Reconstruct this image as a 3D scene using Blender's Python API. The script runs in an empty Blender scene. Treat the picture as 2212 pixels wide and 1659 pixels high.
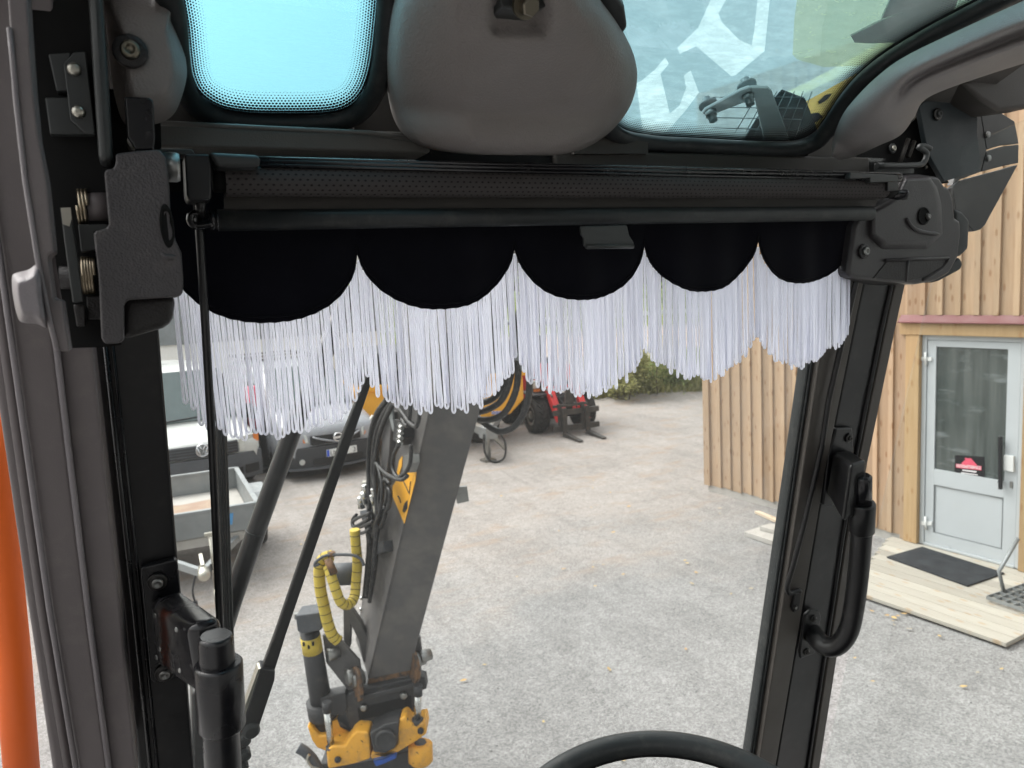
import bpy, bmesh, math, random
from mathutils import Vector, Matrix
from mathutils.geometry import tessellate_polygon
random.seed(7)
S = bpy.context.scene
C = S.collection
R3 = math.radians

# ------------------------------------------------------------------ camera
# world: +X = cab right, +Y = cab forward, +Z up, metres; lens point at CAM
CAM = Vector((0.0, 0.0, 2.85))
ROT = Matrix(((0.89872925, 0.09761527, -0.42750086),
              (-0.43571608, 0.08903547, -0.89566969),
              (-0.0493683, 0.99123355, 0.12255132)))
cd = bpy.data.cameras.new('camera'); cam = bpy.data.objects.new('camera', cd); C.objects.link(cam)
cd.sensor_fit = 'HORIZONTAL'; cd.sensor_width = 36.0; cd.lens = 36.0 * 1662.0 / 2212.0
cd.clip_start = 0.02; cd.clip_end = 2000
cd.dof.use_dof = True; cd.dof.focus_distance = 0.85; cd.dof.aperture_fstop = 14.0
_m = ROT.to_4x4(); _m.translation = CAM; cam.matrix_world = _m
S.camera = cam

# ------------------------------------------------------------------ sky, sun, exposure
SUN_EL, SUN_AZ = 55.0, 322.0
w = bpy.data.worlds.new('World'); S.world = w; w.use_nodes = True
nt = w.node_tree; nt.nodes.clear()
sky = nt.nodes.new('ShaderNodeTexSky'); sky.sky_type = 'NISHITA'; sky.sun_disc = False
sky.sun_elevation = R3(SUN_EL); sky.sun_rotation = R3(SUN_AZ); sky.air_density = 2.6; sky.dust_density = 6.0; sky.ozone_density = 1.0
hs = nt.nodes.new('ShaderNodeHueSaturation'); hs.inputs['Saturation'].default_value = 0.16
bg = nt.nodes.new('ShaderNodeBackground'); bg.inputs['Strength'].default_value = 0.15
wo = nt.nodes.new('ShaderNodeOutputWorld')
nt.links.new(sky.outputs[0], hs.inputs['Color']); nt.links.new(hs.outputs[0], bg.inputs['Color']); nt.links.new(bg.outputs[0], wo.inputs['Surface'])
sl = bpy.data.lights.new('sun', 'SUN'); sl.energy = 0.72; sl.angle = R3(60); sl.color = (1.0, 0.97, 0.93)
so = bpy.data.objects.new('sun', sl); C.objects.link(so)
so.rotation_euler = (R3(90 - SUN_EL), 0, R3(180 - SUN_AZ))
so.location = (0, -3, 12)
S.view_settings.view_transform = 'Standard'; S.view_settings.look = 'None'
S.view_settings.exposure = 1.0; S.view_settings.gamma = 1.0; S.view_settings.use_curve_mapping = False
S.render.engine = 'CYCLES'
S.cycles.use_denoising = True
S.cycles.max_bounces = 10; S.cycles.transparent_max_bounces = 24; S.cycles.diffuse_bounces = 8
S.cycles.glossy_bounces = 2; S.cycles.use_adaptive_sampling = True; S.cycles.adaptive_threshold = 0.03; S.cycles.caustics_reflective = False; S.cycles.caustics_refractive = False
S.cycles.sample_clamp_indirect = 6.0

# ------------------------------------------------------------------ surveying helpers: a sight line met with a real plane
def ray(x, y):
    return ROT @ Vector(((x - 1106.0) / 1662.0, -(y - 829.5) / 1662.0, -1.0))
def onp(x, y, p, n):
    r = ray(x, y); return CAM + r * ((Vector(p) - CAM).dot(n) / r.dot(n))
def P(x, y, Y): return onp(x, y, (0, Y, 0), Vector((0, 1, 0)))
def G(x, y, z=0.0): return onp(x, y, (0, 0, z), Vector((0, 0, 1)))
def SX(x, y, X): return onp(x, y, (X, 0, 0), Vector((1, 0, 0)))
def D(x, y, d): return CAM + ray(x, y) * d
WN = Vector((0, 1, 0.186)).normalized()          # front window plane leans out at the bottom
def W(x, y, off=0.0): return onp(x, y, Vector((0, 0.767, 2.83)) + WN * off, WN)
RN = Vector((0, 0.45, 1)).normalized()           # roof glass plane rises to the rear
def RF(x, y, off=0.0): return onp(x, y, Vector((0, 0.74, 3.01)) + RN * off, RN)

# ------------------------------------------------------------------ mesh builder
def smooth(pts, n=6, closed=False):
    pts = [Vector(p) for p in pts]; L = len(pts); out = []
    rng = range(L) if closed else range(L - 1)
    for i in rng:
        if closed: a, b, c, d = pts[i - 1], pts[i], pts[(i + 1) % L], pts[(i + 2) % L]
        else: a, b, c, d = pts[max(i - 1, 0)], pts[i], pts[i + 1], pts[min(i + 2, L - 1)]
        for k in range(n):
            t = k / n
            out.append(0.5 * ((2 * b) + (c - a) * t + (2 * a - 5 * b + 4 * c - d) * t * t + (3 * b - a - 3 * c + d) * t ** 3))
    if not closed: out.append(pts[-1])
    return out

class MB:
    def __init__(s): s.v = []; s.f = []; s.sm = []
    def add(s, vs, fs, sm=False):
        o = len(s.v); s.v += [Vector(v) for v in vs]
        for f in fs: s.f.append([i + o for i in f]); s.sm.append(sm)
        return s
    def prism(s, poly, ext, sm=False):
        """poly: points of one face; ext: vector to the other face (or a list of points)"""
        n = len(poly); poly = [Vector(p) for p in poly]
        q = [Vector(p) for p in ext] if isinstance(ext, list) else [p + Vector(ext) for p in poly]
        s.add(poly + q, [list(range(n)), list(range(2 * n - 1, n - 1, -1))] + [[i, i + n, (i + 1) % n + n, (i + 1) % n] for i in range(n)], sm)
        return s
    def box(s, c, size, rz=0.0, M=None):
        M = M or (Matrix.Translation(Vector(c)) @ Matrix.Rotation(rz, 4, 'Z'))
        x, y, z = size[0] / 2, size[1] / 2, size[2] / 2
        vs = [M @ Vector(v) for v in ((-x, -y, -z), (x, -y, -z), (x, y, -z), (-x, y, -z), (-x, -y, z), (x, -y, z), (x, y, z), (-x, y, z))]
        return s.add(vs, [[0, 3, 2, 1], [4, 5, 6, 7], [0, 1, 5, 4], [1, 2, 6, 5], [2, 3, 7, 6], [3, 0, 4, 7]])
    def bar(s, a, b, w, h, up=(0, 0, 1)):
        a, b = Vector(a), Vector(b); d = (b - a).normalized(); u = Vector(up); r = d.cross(u)
        if r.length < 1e-5: r = d.cross(Vector((1, 0, 0)))
        r.normalize(); u = r.cross(d).normalized()
        vs = []
        for p in (a, b):
            for i, j in ((-1, -1), (1, -1), (1, 1), (-1, 1)): vs.append(p + r * (i * w / 2) + u * (j * h / 2))
        return s.add(vs, [[0, 1, 2, 3], [7, 6, 5, 4], [0, 4, 5, 1], [1, 5, 6, 2], [2, 6, 7, 3], [3, 7, 4, 0]])
    def tube(s, pts, r, seg=8, cap=True, closed=False):
        pts = [Vector(p) for p in pts]; n = len(pts); vs = []; fs = []
        rr = r if isinstance(r, (list, tuple)) else [r] * n
        t = (pts[1] - pts[0]).normalized()
        u = t.orthogonal().normalized()
        for i, p in enumerate(pts):
            if closed: t2 = (pts[(i + 1) % n] - pts[i - 1]).normalized()
            else: t2 = (pts[min(i + 1, n - 1)] - pts[max(i - 1, 0)]).normalized()
            u = (u - t2 * u.dot(t2))
            u = u.normalized() if u.length > 1e-6 else t2.orthogonal().normalized()
            w2 = t2.cross(u)
            for k in range(seg):
                a = 2 * math.pi * k / seg
                vs.append(p + (u * math.cos(a) + w2 * math.sin(a)) * rr[i])
        for i in range(n if closed else n - 1):
            j = (i + 1) % n
            for k in range(seg):
                k2 = (k + 1) % seg
                fs.append([i * seg + k, i * seg + k2, j * seg + k2, j * seg + k])
        o = len(s.v); s.add(vs, fs, True)
        if cap and not closed:
            s.f.append([o + k for k in range(seg)][::-1]); s.sm.append(False)
            s.f.append([o + (n - 1) * seg + k for k in range(seg)]); s.sm.append(False)
        return s
    def cyl(s, a, b, r, r2=None, seg=24):
        return s.tube([a, b], [r, r if r2 is None else r2], seg)
    def lathe(s, c, ax, prof, seg=24):
        """prof: (distance along axis, radius) pairs, closed at both ends"""
        c, ax = Vector(c), Vector(ax).normalized(); u = ax.orthogonal().normalized(); w2 = ax.cross(u)
        n = len(prof); vs = []; fs = []
        for h, r in prof:
            for k in range(seg):
                a = 2 * math.pi * k / seg; vs.append(c + ax * h + (u * math.cos(a) + w2 * math.sin(a)) * r)
        for i in range(n - 1):
            for k in range(seg):
                k2 = (k + 1) % seg; fs.append([i * seg + k, i * seg + k2, (i + 1) * seg + k2, (i + 1) * seg + k])
        o = len(s.v); s.add(vs, fs, True)
        s.f.append([o + k for k in range(seg)][::-1]); s.sm.append(False)
        s.f.append([o + (n - 1) * seg + k for k in range(seg)]); s.sm.append(False)
        return s
    def grid(s, rows, closed=False, sm=True):
        n = len(rows[0]); vs = [p for r in rows for p in r]; fs = []
        for i in range(len(rows) - 1):
            for k in range(n if closed else n - 1):
                k2 = (k + 1) % n; fs.append([i * n + k, i * n + k2, (i + 1) * n + k2, (i + 1) * n + k])
        return s.add(vs, fs, sm)
    def xf(s, M):
        s.v = [M @ p for p in s.v]; return s

def tag(o, label=None, cat=None, group=None, kind=None):
    if label: o['label'] = label
    if cat: o['category'] = cat
    if group: o['group'] = group
    if kind: o['kind'] = kind
    return o
def build(name, mb, mat, parent=None, bevel=0.0, seg=2, subd=0, auto=True):
    me = bpy.data.meshes.new(name)
    me.from_pydata([tuple(v) for v in mb.v], [], mb.f)
    me.validate(verbose=False)
    if len(me.polygons) == len(mb.sm): me.polygons.foreach_set('use_smooth', mb.sm)
    bm = bmesh.new(); bm.from_mesh(me); bmesh.ops.recalc_face_normals(bm, faces=bm.faces); bm.to_mesh(me); bm.free()
    o = bpy.data.objects.new(name, me); C.objects.link(o)
    me.materials.append(mat)
    if bevel > 0:
        b = o.modifiers.new('bevel', 'BEVEL'); b.width = bevel; b.segments = seg; b.limit_method = 'ANGLE'; b.angle_limit = R3(35)
        b.harden_normals = False
        me.polygons.foreach_set('use_smooth', [True] * len(me.polygons))
        wn = o.modifiers.new('wn', 'WEIGHTED_NORMAL'); wn.keep_sharp = True
    if subd:
        b = o.modifiers.new('sub', 'SUBSURF'); b.levels = subd; b.render_levels = subd
    if parent is not None: adopt(o, parent)
    return o
def adopt(o, parent):
    o.parent = parent
    o.matrix_parent_inverse = world_of(parent).inverted()
WORLD = {}
def world_of(o):
    return WORLD.get(o.name, Matrix.Identity(4))
def thing(name, label, cat, loc=(0, 0, 0), group=None):
    e = bpy.data.objects.new(name, None); C.objects.link(e); e.location = loc; e.empty_display_size = 0.1
    WORLD[e.name] = Matrix.Translation(Vector(loc))
    return tag(e, label, cat, group)
def px_poly(pts, f): return [f(x, y) for x, y in pts]
# ------------------------------------------------------------------ materials (all procedural)
class NT:
    def __init__(s, name):
        s.m = bpy.data.materials.new(name); s.m.use_nodes = True; s.t = s.m.node_tree; s.t.nodes.clear()
        s.out = s.n('ShaderNodeOutputMaterial')
        s.b = None; s._co = {}
    def n(s, k, **kw):
        o = s.t.nodes.new(k)
        for a, v in kw.items(): setattr(o, a, v)
        return o
    def l(s, a, b): s.t.links.new(a, b)
    def co(s, kind='Object', scale=(1, 1, 1)):
        key = (kind, tuple(scale))
        if key in s._co: return s._co[key]
        tc = s.n('ShaderNodeTexCoord'); mp = s.n('ShaderNodeMapping'); mp.inputs['Scale'].default_value = scale
        s.l(tc.outputs[kind], mp.inputs['Vector']); s._co[key] = mp.outputs[0]; return mp.outputs[0]
    def noise(s, sc, det=3, rough=0.55, scale=(1, 1, 1), kind='Object', dist=0.0):
        o = s.n('ShaderNodeTexNoise'); o.inputs['Scale'].default_value = sc; o.inputs['Detail'].default_value = min(det, 4) if det < 9 else det - 4
        o.inputs['Roughness'].default_value = rough; o.inputs['Distortion'].default_value = dist
        s.l(s.co(kind, scale), o.inputs['Vector']); return o.outputs['Fac']
    def vor(s, sc, scale=(1, 1, 1), feat='F1', out='Distance', kind='Object', rnd=1.0):
        o = s.n('ShaderNodeTexVoronoi'); o.feature = feat; o.inputs['Scale'].default_value = sc; o.inputs['Randomness'].default_value = rnd
        s.l(s.co(kind, scale), o.inputs['Vector']); return o.outputs[out]
    def ramp(s, fac, stops, interp='LINEAR'):
        o = s.n('ShaderNodeValToRGB'); r = o.color_ramp; r.interpolation = interp
        while len(r.elements) < len(stops): r.elements.new(0.5)
        for e, (p, c) in zip(r.elements, stops):
            e.position = p; e.color = (c, c, c, 1) if not hasattr(c, '__len__') else (*c, 1)
        s.l(fac, o.inputs[0]); return o.outputs[0]
    def mix(s, f, a, b, blend='MIX'):
        o = s.n('ShaderNodeMix'); o.data_type = 'RGBA'; o.blend_type = blend
        for i, v in ((0, f), (6, a), (7, b)):
            if hasattr(v, 'is_linked') or hasattr(v, 'links'): s.l(v, o.inputs[i])
            elif hasattr(v, '__len__'): o.inputs[i].default_value = (*v, 1)
            else: o.inputs[i].default_value = v if i == 0 else (v, v, v, 1)
        return o.outputs[2]
    def math(s, op, a, b=0.0):
        o = s.n('ShaderNodeMath'); o.operation = op
        for i, v in ((0, a), (1, b)):
            if hasattr(v, 'links'): s.l(v, o.inputs[i])
            else: o.inputs[i].default_value = v
        return o.outputs[0]
    def bsdf(s, col, rough=0.5, metal=0.0, bump=None, bs=0.2, bd=0.01, spec=0.5, coat=0.0):
        b = s.n('ShaderNodeBsdfPrincipled'); s.b = b
        for k, v in (('Base Color', col), ('Roughness', rough), ('Metallic', metal)):
            i = b.inputs[k]
            if hasattr(v, 'links'): s.l(v, i)
            elif hasattr(v, '__len__'): i.default_value = (*v, 1)
            else: i.default_value = v
        b.inputs['Specular IOR Level'].default_value = spec
        b.inputs['Coat Weight'].default_value = coat; b.inputs['Coat Roughness'].default_value = 0.08
        if bump is not None:
            bp = s.n('ShaderNodeBump'); bp.inputs['Strength'].default_value = bs; bp.inputs['Distance'].default_value = bd
            s.l(bump, bp.inputs['Height']); s.l(bp.outputs[0], b.inputs['Normal'])
        s.l(b.outputs[0], s.out.inputs[0]); return s.m

def m_plastic(name, col, rough=0.55, grain=900, gs=0.25, var=0.12, spec=0.4, dust=0.0):
    t = NT(name); n1 = t.noise(6, 5); c = t.mix(t.ramp(n1, [(0.3, 0), (0.75, 1)]), [k * (1 - var) for k in col], [min(1, k * (1 + var)) for k in col])
    if dust:
        d = t.ramp(t.noise(45, 6, 0.7), [(0.52, 0), (0.8, dust)]); c = t.mix(d, c, (0.30, 0.27, 0.24))
    b = t.vor(grain, feat='SMOOTH_F1') if grain else None
    if grain:
        b = t.math('ADD', b, t.math('MULTIPLY', t.noise(grain * 0.5, 4), 0.8))
    r = t.ramp(t.noise(14, 4), [(0.3, max(0, rough - 0.1)), (0.8, min(1, rough + 0.1))])
    return t.bsdf(c, r, 0, b, gs, 0.0012, spec)
def m_metal(name, col, rough=0.4, metal=1.0, var=0.15, dirt=None, ds=(0.55, 0.75), sc=8):
    t = NT(name); c = t.mix(t.ramp(t.noise(sc, 6), [(0.3, 0), (0.7, 1)]), [k * (1 - var) for k in col], [min(1, k * (1 + var)) for k in col])
    mt = metal
    if dirt:
        f = t.ramp(t.noise(sc * 1.7, 8, 0.65), [(ds[0], 0), (ds[1], 1)]); c = t.mix(f, c, dirt)
    return t.bsdf(c, t.ramp(t.noise(sc * 3, 5), [(0.3, max(0.05, rough - 0.12)), (0.75, min(1, rough + 0.15))]), mt, t.noise(sc * 30, 3), 0.08, 0.002)
def m_paint(name, col, rough=0.35, dirt=(0.12, 0.1, 0.08), ds=(0.6, 0.85), sc=5, coat=0.0, var=0.06, chips=None):
    t = NT(name); c = t.mix(t.noise(sc, 5), [k * (1 - var) for k in col], [min(1, k * (1 + var)) for k in col])
    f = t.ramp(t.noise(sc * 1.3, 8, 0.68), [(ds[0], 0), (ds[1], 0.8)]); c = t.mix(f, c, dirt)
    if chips:
        f2 = t.ramp(t.noise(sc * 4.0, 6, 0.6), [(chips, 0), (chips + 0.02, 1)]); c = t.mix(f2, c, (0.02, 0.018, 0.016))
    return t.bsdf(c, t.ramp(t.noise(sc * 2, 5), [(0.3, rough - 0.08), (0.8, rough + 0.2)]), 0, t.noise(sc * 40, 3), 0.05, 0.002, 0.5, coat)
def m_glass(name, tint, refl=1.0, dust=0.0, dustcol=(0.6, 0.6, 0.6), streak=None):
    t = NT(name); tr = t.n('ShaderNodeBsdfTransparent'); tr.inputs[0].default_value = (*tint, 1)
    gl = t.n('ShaderNodeBsdfGlossy'); gl.inputs['Roughness'].default_value = 0.02
    fr = t.n('ShaderNodeFresnel'); fr.inputs['IOR'].default_value = 1.45
    mx = t.n('ShaderNodeMixShader'); t.l(t.math('MULTIPLY', fr.outputs[0], refl), mx.inputs[0]); t.l(tr.outputs[0], mx.inputs[1]); t.l(gl.outputs[0], mx.inputs[2])
    last = mx.outputs[0]
    if dust:
        df = t.n('ShaderNodeBsdfTranslucent'); df.inputs[0].default_value = (*dustcol, 1)
        sp = t.ramp(t.vor(420), [(0.0, 1), (0.16, 0.0)])
        ms = t.ramp(t.noise(9, 5), [(0.45, 0), (0.75, 1)])
        f = t.math('ADD', t.math('MULTIPLY', t.math('MULTIPLY', sp, ms), dust * 2.2), dust * 0.35)  # dust specks, plus an even haze veil that lifts the darks behind
        if streak:
            f = t.math('ADD', f, t.math('MULTIPLY', t.ramp(t.noise(streak[0], 6, 0.6, streak[1]), [(0.45, 0), (0.75, 1)]), streak[2]))
        m2 = t.n('ShaderNodeMixShader'); t.l(f, m2.inputs[0]); t.l(last, m2.inputs[1]); t.l(df.outputs[0], m2.inputs[2]); last = m2.outputs[0]
    t.l(last, t.out.inputs[0]); return t.m

M = {}
M['pod'] = m_plastic('headliner_vinyl', (0.200, 0.181, 0.172), 0.6, 620, 0.4, 0.06, 0.35, dust=0.10)
M['pod_r'] = m_plastic('headliner_grey', (0.25, 0.235, 0.232), 0.6, 700, 0.3, 0.06, 0.35)
M['pillar'] = m_plastic('pillar_trim', (0.150, 0.131, 0.132), 0.5, 1400, 0.12, 0.08, 0.4, dust=0.16)
M['knob_highlight'] = m_plastic('knob_and_highlights', (0.22, 0.20, 0.21), 0.5, 900, 0.25)  # paler than the post trim: light on knob and edges put into the colour
M['latch'] = m_plastic('latch_plastic', (0.060, 0.055, 0.058), 0.43, 700, 0.45, 0.12, 0.5, dust=0.14)
M['latch_r'] = m_plastic('latch_plastic_right', (0.034, 0.031, 0.033), 0.42, 900, 0.28, 0.1, 0.5)
M['latch_dark'] = m_plastic('latch_plastic_dark', (0.02, 0.018, 0.018), 0.5, 600, 0.4)
M['black'] = m_plastic('black_paint', (0.007, 0.007, 0.008), 0.38, 0, 0, 0.1, 0.5, dust=0.05)
M['black_gloss'] = m_plastic('black_gloss', (0.008, 0.008, 0.010), 0.28, 0, 0, 0.1, 0.55, dust=0.06)
M['matt_black'] = m_plastic('matt_black', (0.006, 0.006, 0.006), 0.8, 0, 0, 0.1, 0.2)
M['rubber'] = m_plastic('rubber', (0.018, 0.021, 0.022), 0.5, 0, 0, 0.25, 0.4, dust=0.10)
M['teal'] = m_plastic('steel_plate', (0.022, 0.030, 0.034), 0.55, 0, 0, 0.1, 0.4, dust=0.05)
M['bracket'] = m_plastic('bracket_steel', (0.035, 0.038, 0.038), 0.45, 0, 0, 0.12, 0.5)
M['trim_beam'] = m_plastic('beam_trim', (0.12, 0.115, 0.105), 0.5, 900, 0.2, 0.1)
M['trim_dark'] = m_plastic('trim_dark', (0.035, 0.031, 0.027), 0.55, 900, 0.2, 0.1)
M['frame_brown'] = m_plastic('window_frame_paint', (0.075, 0.067, 0.060), 0.55, 0, 0, 0.1, 0.4)
M['chrome'] = m_metal('bright_steel', (0.62, 0.62, 0.60), 0.25)
M['zinc'] = m_metal('zinc', (0.50, 0.48, 0.42), 0.38)
M['steel'] = m_metal('dull_steel', (0.30, 0.30, 0.29), 0.45, 1.0, 0.2)
M['spring'] = m_metal('spring_wire', (0.45, 0.38, 0.28), 0.35)
M['galv'] = m_metal('galvanised', (0.27, 0.285, 0.29), 0.5, 0.5, 0.12, (0.25, 0.25, 0.24), (0.6, 0.85), 4)
M['bolt_dark'] = m_metal('black_bolt', (0.05, 0.048, 0.046), 0.35, 0.7)
M['gold'] = m_metal('passivated_bolt', (0.20, 0.18, 0.14), 0.4)
M['zinc_pale'] = m_paint('pale_zinc', (0.60, 0.63, 0.63), 0.45, (0.4, 0.4, 0.38), (0.6, 0.95), 20)
M['white_paint'] = m_paint('white_paint', (0.72, 0.73, 0.72), 0.35, (0.35, 0.32, 0.28), (0.62, 0.95))
M['van_white'] = m_paint('van_white', (0.52, 0.53, 0.515), 0.3, (0.5, 0.47, 0.42), (0.62, 0.95), 2, 0.4)
M['van_silver'] = m_paint('van_silver', (0.30, 0.31, 0.335), 0.28, (0.38, 0.36, 0.34), (0.6, 0.95), 2, 0.4)
M['bumper'] = m_plastic('bumper_grey', (0.075, 0.080, 0.09), 0.6, 0, 0, 0.1, 0.4, dust=0.12)
M['bumper_blk'] = m_plastic('bumper_black', (0.034, 0.035, 0.039), 0.6, 0, 0, 0.1, 0.4, dust=0.12)
M['van_dark'] = m_plastic('van_side_dark', (0.03, 0.03, 0.032), 0.45, 0, 0, 0.1, 0.5, dust=0.25)
M['grille'] = m_plastic('grille', (0.008, 0.008, 0.009), 0.5, 0, 0)
M['car_glass'] = m_plastic('car_glass', (0.07, 0.10, 0.10), 0.06, 0, 0, 0.1, 0.9)
M['lamp'] = m_plastic('headlamp', (0.55, 0.57, 0.55), 0.1, 0, 0, 0.25, 0.9)
M['amber'] = m_plastic('amber_lamp', (0.75, 0.22, 0.04), 0.2, 0, 0)
M['emblem'] = m_metal('emblem', (0.75, 0.76, 0.78), 0.2)
M['plate'] = m_plastic('number_plate', (0.72, 0.73, 0.72), 0.35, 0, 0, 0.05)
M['blue'] = m_plastic('plate_blue', (0.02, 0.08, 0.55), 0.35, 0, 0, 0.05)
M['sticker_blue'] = m_plastic('sticker_blue', (0.10, 0.32, 0.62), 0.45, 0, 0, 0.1)
M['ink'] = m_plastic('ink', (0.012, 0.012, 0.014), 0.5, 0, 0, 0.1)
M['tyre'] = m_plastic('tyre', (0.030, 0.028, 0.027), 0.85, 160, 0.5, 0.2, 0.2, dust=0.45)
M['red'] = m_paint('red_paint', (0.58, 0.03, 0.03), 0.35, (0.16, 0.08, 0.06), (0.62, 0.95), 4)
M['fork'] = m_metal('fork_steel', (0.06, 0.056, 0.052), 0.6, 0.4, 0.25, (0.16, 0.11, 0.08), (0.58, 0.8), 5)
M['arm'] = m_paint('arm_grey', (0.088, 0.084, 0.084), 0.55, (0.17, 0.155, 0.14), (0.46, 0.80), 4, 0, 0.08)
M['arm_dark'] = m_paint('hitch_black', (0.028, 0.028, 0.030), 0.55, (0.13, 0.11, 0.09), (0.56, 0.9), 8, 0, 0.1)
M['rust'] = m_metal('rusty_edge', (0.16, 0.085, 0.04), 0.75, 0.1, 0.4, (0.05, 0.04, 0.035), (0.45, 0.6), 14)
M['rotator'] = m_paint('rotator_yellow', (0.78, 0.38, 0.035), 0.5, (0.26, 0.17, 0.09), (0.50, 0.80), 9, 0, 0.12, chips=0.655)
M['yellow'] = m_paint('machine_yellow', (0.82, 0.40, 0.03), 0.4, (0.4, 0.26, 0.08), (0.6, 0.95), 3)
M['yellow_pale'] = m_paint('guard_yellow', (0.95, 0.70, 0.20), 0.5, (0.5, 0.36, 0.12), (0.6, 0.95), 5)
M['yellow_hose'] = m_plastic('hose_wrap', (0.56, 0.42, 0.07), 0.65, 0, 0, 0.2, 0.3, dust=0.6)
M['hose'] = m_plastic('black_hose', (0.016, 0.016, 0.017), 0.5, 0, 0, 0.2, 0.4, dust=0.25)
M['orange'] = m_paint('orange_paint', (0.95, 0.165, 0.02), 0.55, (0.45, 0.10, 0.02), (0.65, 0.95), 3)
M['concrete'] = m_paint('concrete', (0.42, 0.40, 0.37), 0.8, (0.25, 0.24, 0.22), (0.5, 0.9), 4)
M['mat'] = m_plastic('door_mat', (0.040, 0.043, 0.047), 0.9, 350, 1.0, 0.3, 0.1)
M['steel_grate'] = M['galv']
M['red_flash'] = m_paint('red_sheet', (0.17, 0.065, 0.065), 0.6, (0.3, 0.12, 0.1), (0.6, 0.95), 3)
M['door_white'] = m_paint('door_white', (0.47, 0.50, 0.52), 0.35, (0.45, 0.45, 0.43), (0.62, 1.0), 3)
M['blue_rag'] = m_plastic('blue_cap', (0.03, 0.12, 0.55), 0.5, 0, 0)
M['red_mark'] = m_plastic('red_print', (0.55, 0.05, 0.05), 0.5, 0, 0)
M['pink_red'] = m_plastic('sticker_red', (0.70, 0.10, 0.16), 0.5, 0, 0, 0.05)
M['paper'] = m_plastic('sticker_white', (0.75, 0.72, 0.73), 0.5, 0, 0, 0.05)
M['grey_tarp'] = m_plastic('grey_cladding', (0.22, 0.24, 0.25), 0.6, 0, 0)
M['cream'] = m_paint('cream_wall', (0.86, 0.85, 0.82), 0.5, (0.55, 0.52, 0.48), (0.6, 1.0), 1)

def m_wood(name, a, b, knot, axis='Z', sc=1.0, grey=0.0):
    t = NT(name); st = {'Z': (14, 14, 0.9), 'Y': (14, 0.9, 14), 'X': (0.9, 14, 14)}[axis]
    oi = t.n('ShaderNodeObjectInfo'); 
    co = t.n('ShaderNodeTexCoord'); mp = t.n('ShaderNodeMapping'); mp.inputs['Scale'].default_value = [k * sc for k in st]
    off = t.n('ShaderNodeCombineXYZ'); rr = t.math('MULTIPLY', oi.outputs['Random'], 37.0)
    for i in range(3): t.l(rr, off.inputs[i])
    t.l(co.outputs['Object'], mp.inputs['Vector']); t.l(off.outputs[0], mp.inputs['Location'])
    n1 = t.n('ShaderNodeTexNoise'); n1.inputs['Scale'].default_value = 3.0; n1.inputs['Detail'].default_value = 6; n1.inputs['Distortion'].default_value = 0.6
    t.l(mp.outputs[0], n1.inputs['Vector'])
    c = t.mix(t.ramp(n1.outputs['Fac'], [(0.3, 0), (0.72, 1)]), a, b)
    sx = t.n('ShaderNodeSeparateXYZ'); t.l(co.outputs['Object'], sx.inputs[0]); cx = t.n('ShaderNodeCombineXYZ')
    ia, ib = {'Z': (1, 2), 'Y': (0, 1), 'X': (1, 0)}[axis]
    t.l(t.math('ADD', t.math('MULTIPLY', sx.outputs[ia], 9.0), rr), cx.inputs[0]); t.l(t.math('ADD', t.math('MULTIPLY', sx.outputs[ib], 3.4), rr), cx.inputs[1])
    v = t.n('ShaderNodeTexVoronoi'); v.voronoi_dimensions = '2D'; v.inputs['Scale'].default_value = 1.0; t.l(cx.outputs[0], v.inputs['Vector'])
    k = t.ramp(v.outputs['Distance'], [(0.07, 1), (0.15, 0)])
    c = t.mix(t.math('MULTIPLY', k, 0.75), c, knot)
    br = t.ramp(oi.outputs['Random'], [(0.0, 0.80), (1.0, 1.16)])
    c = t.mix(1.0, c, br, 'MULTIPLY')
    if grey:
        c = t.mix(t.ramp(t.noise(2.3, 5), [(0.45, 0), (0.75, grey)]), c, (0.36, 0.34, 0.32))
    return t.bsdf(c, 0.72, 0, n1.outputs['Fac'], 0.12, 0.004, 0.25)
M['cladding'] = m_wood('spruce_cladding', (0.37, 0.252, 0.158), (0.44, 0.312, 0.205), (0.27, 0.15, 0.08), 'Z', 1.0, 0.15)
M['batten'] = m_wood('spruce_batten', (0.41, 0.282, 0.178), (0.475, 0.345, 0.23), (0.29, 0.17, 0.09), 'Z', 1.0, 0.1)
M['post'] = m_wood('door_post', (0.42, 0.28, 0.145), (0.48, 0.335, 0.185), (0.36, 0.21, 0.10), 'Z', 0.7)
M['deck'] = m_wood('deck_board', (0.36, 0.335, 0.285), (0.42, 0.395, 0.345), (0.36, 0.26, 0.16), 'Y', 1.0, 0.2)
M['plank'] = m_wood('loose_plank', (0.58, 0.46, 0.33), (0.66, 0.55, 0.42), (0.36, 0.26, 0.16), 'Y', 1.0, 0.2)

# fabric of the valance and the fringe cord
t = NT('black_velvet'); M['velvet'] = t.bsdf(t.mix(t.noise(30, 4), (0.0035, 0.0035, 0.006), (0.006, 0.006, 0.010)), 0.95, 0, t.noise(1500, 2), 0.3, 0.001, 0.1)
t.b.inputs['Sheen Weight'].default_value = 0.05
t = NT('white_cord'); cv = t.n('ShaderNodeTexWave'); cv.wave_type = 'BANDS'; cv.bands_direction = 'Z'; cv.inputs['Scale'].default_value = 330; cv.inputs['Distortion'].default_value = 1.0
t.l(t.co(), cv.inputs['Vector'])
M['cord'] = t.bsdf(t.mix(t.noise(20, 3), (0.90, 0.905, 0.955), (0.94, 0.945, 0.985)), 0.6, 0, cv.outputs['Fac'], 0.5, 0.0008, 0.3)
trn = t.n('ShaderNodeBsdfTranslucent'); trn.inputs[0].default_value = (0.925, 0.93, 0.98, 1)
mx = t.n('ShaderNodeMixShader'); mx.inputs[0].default_value = 0.88
t.l(t.b.outputs[0], mx.inputs[1]); t.l(trn.outputs[0], mx.inputs[2]); t.l(mx.outputs[0], t.out.inputs[0])
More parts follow.
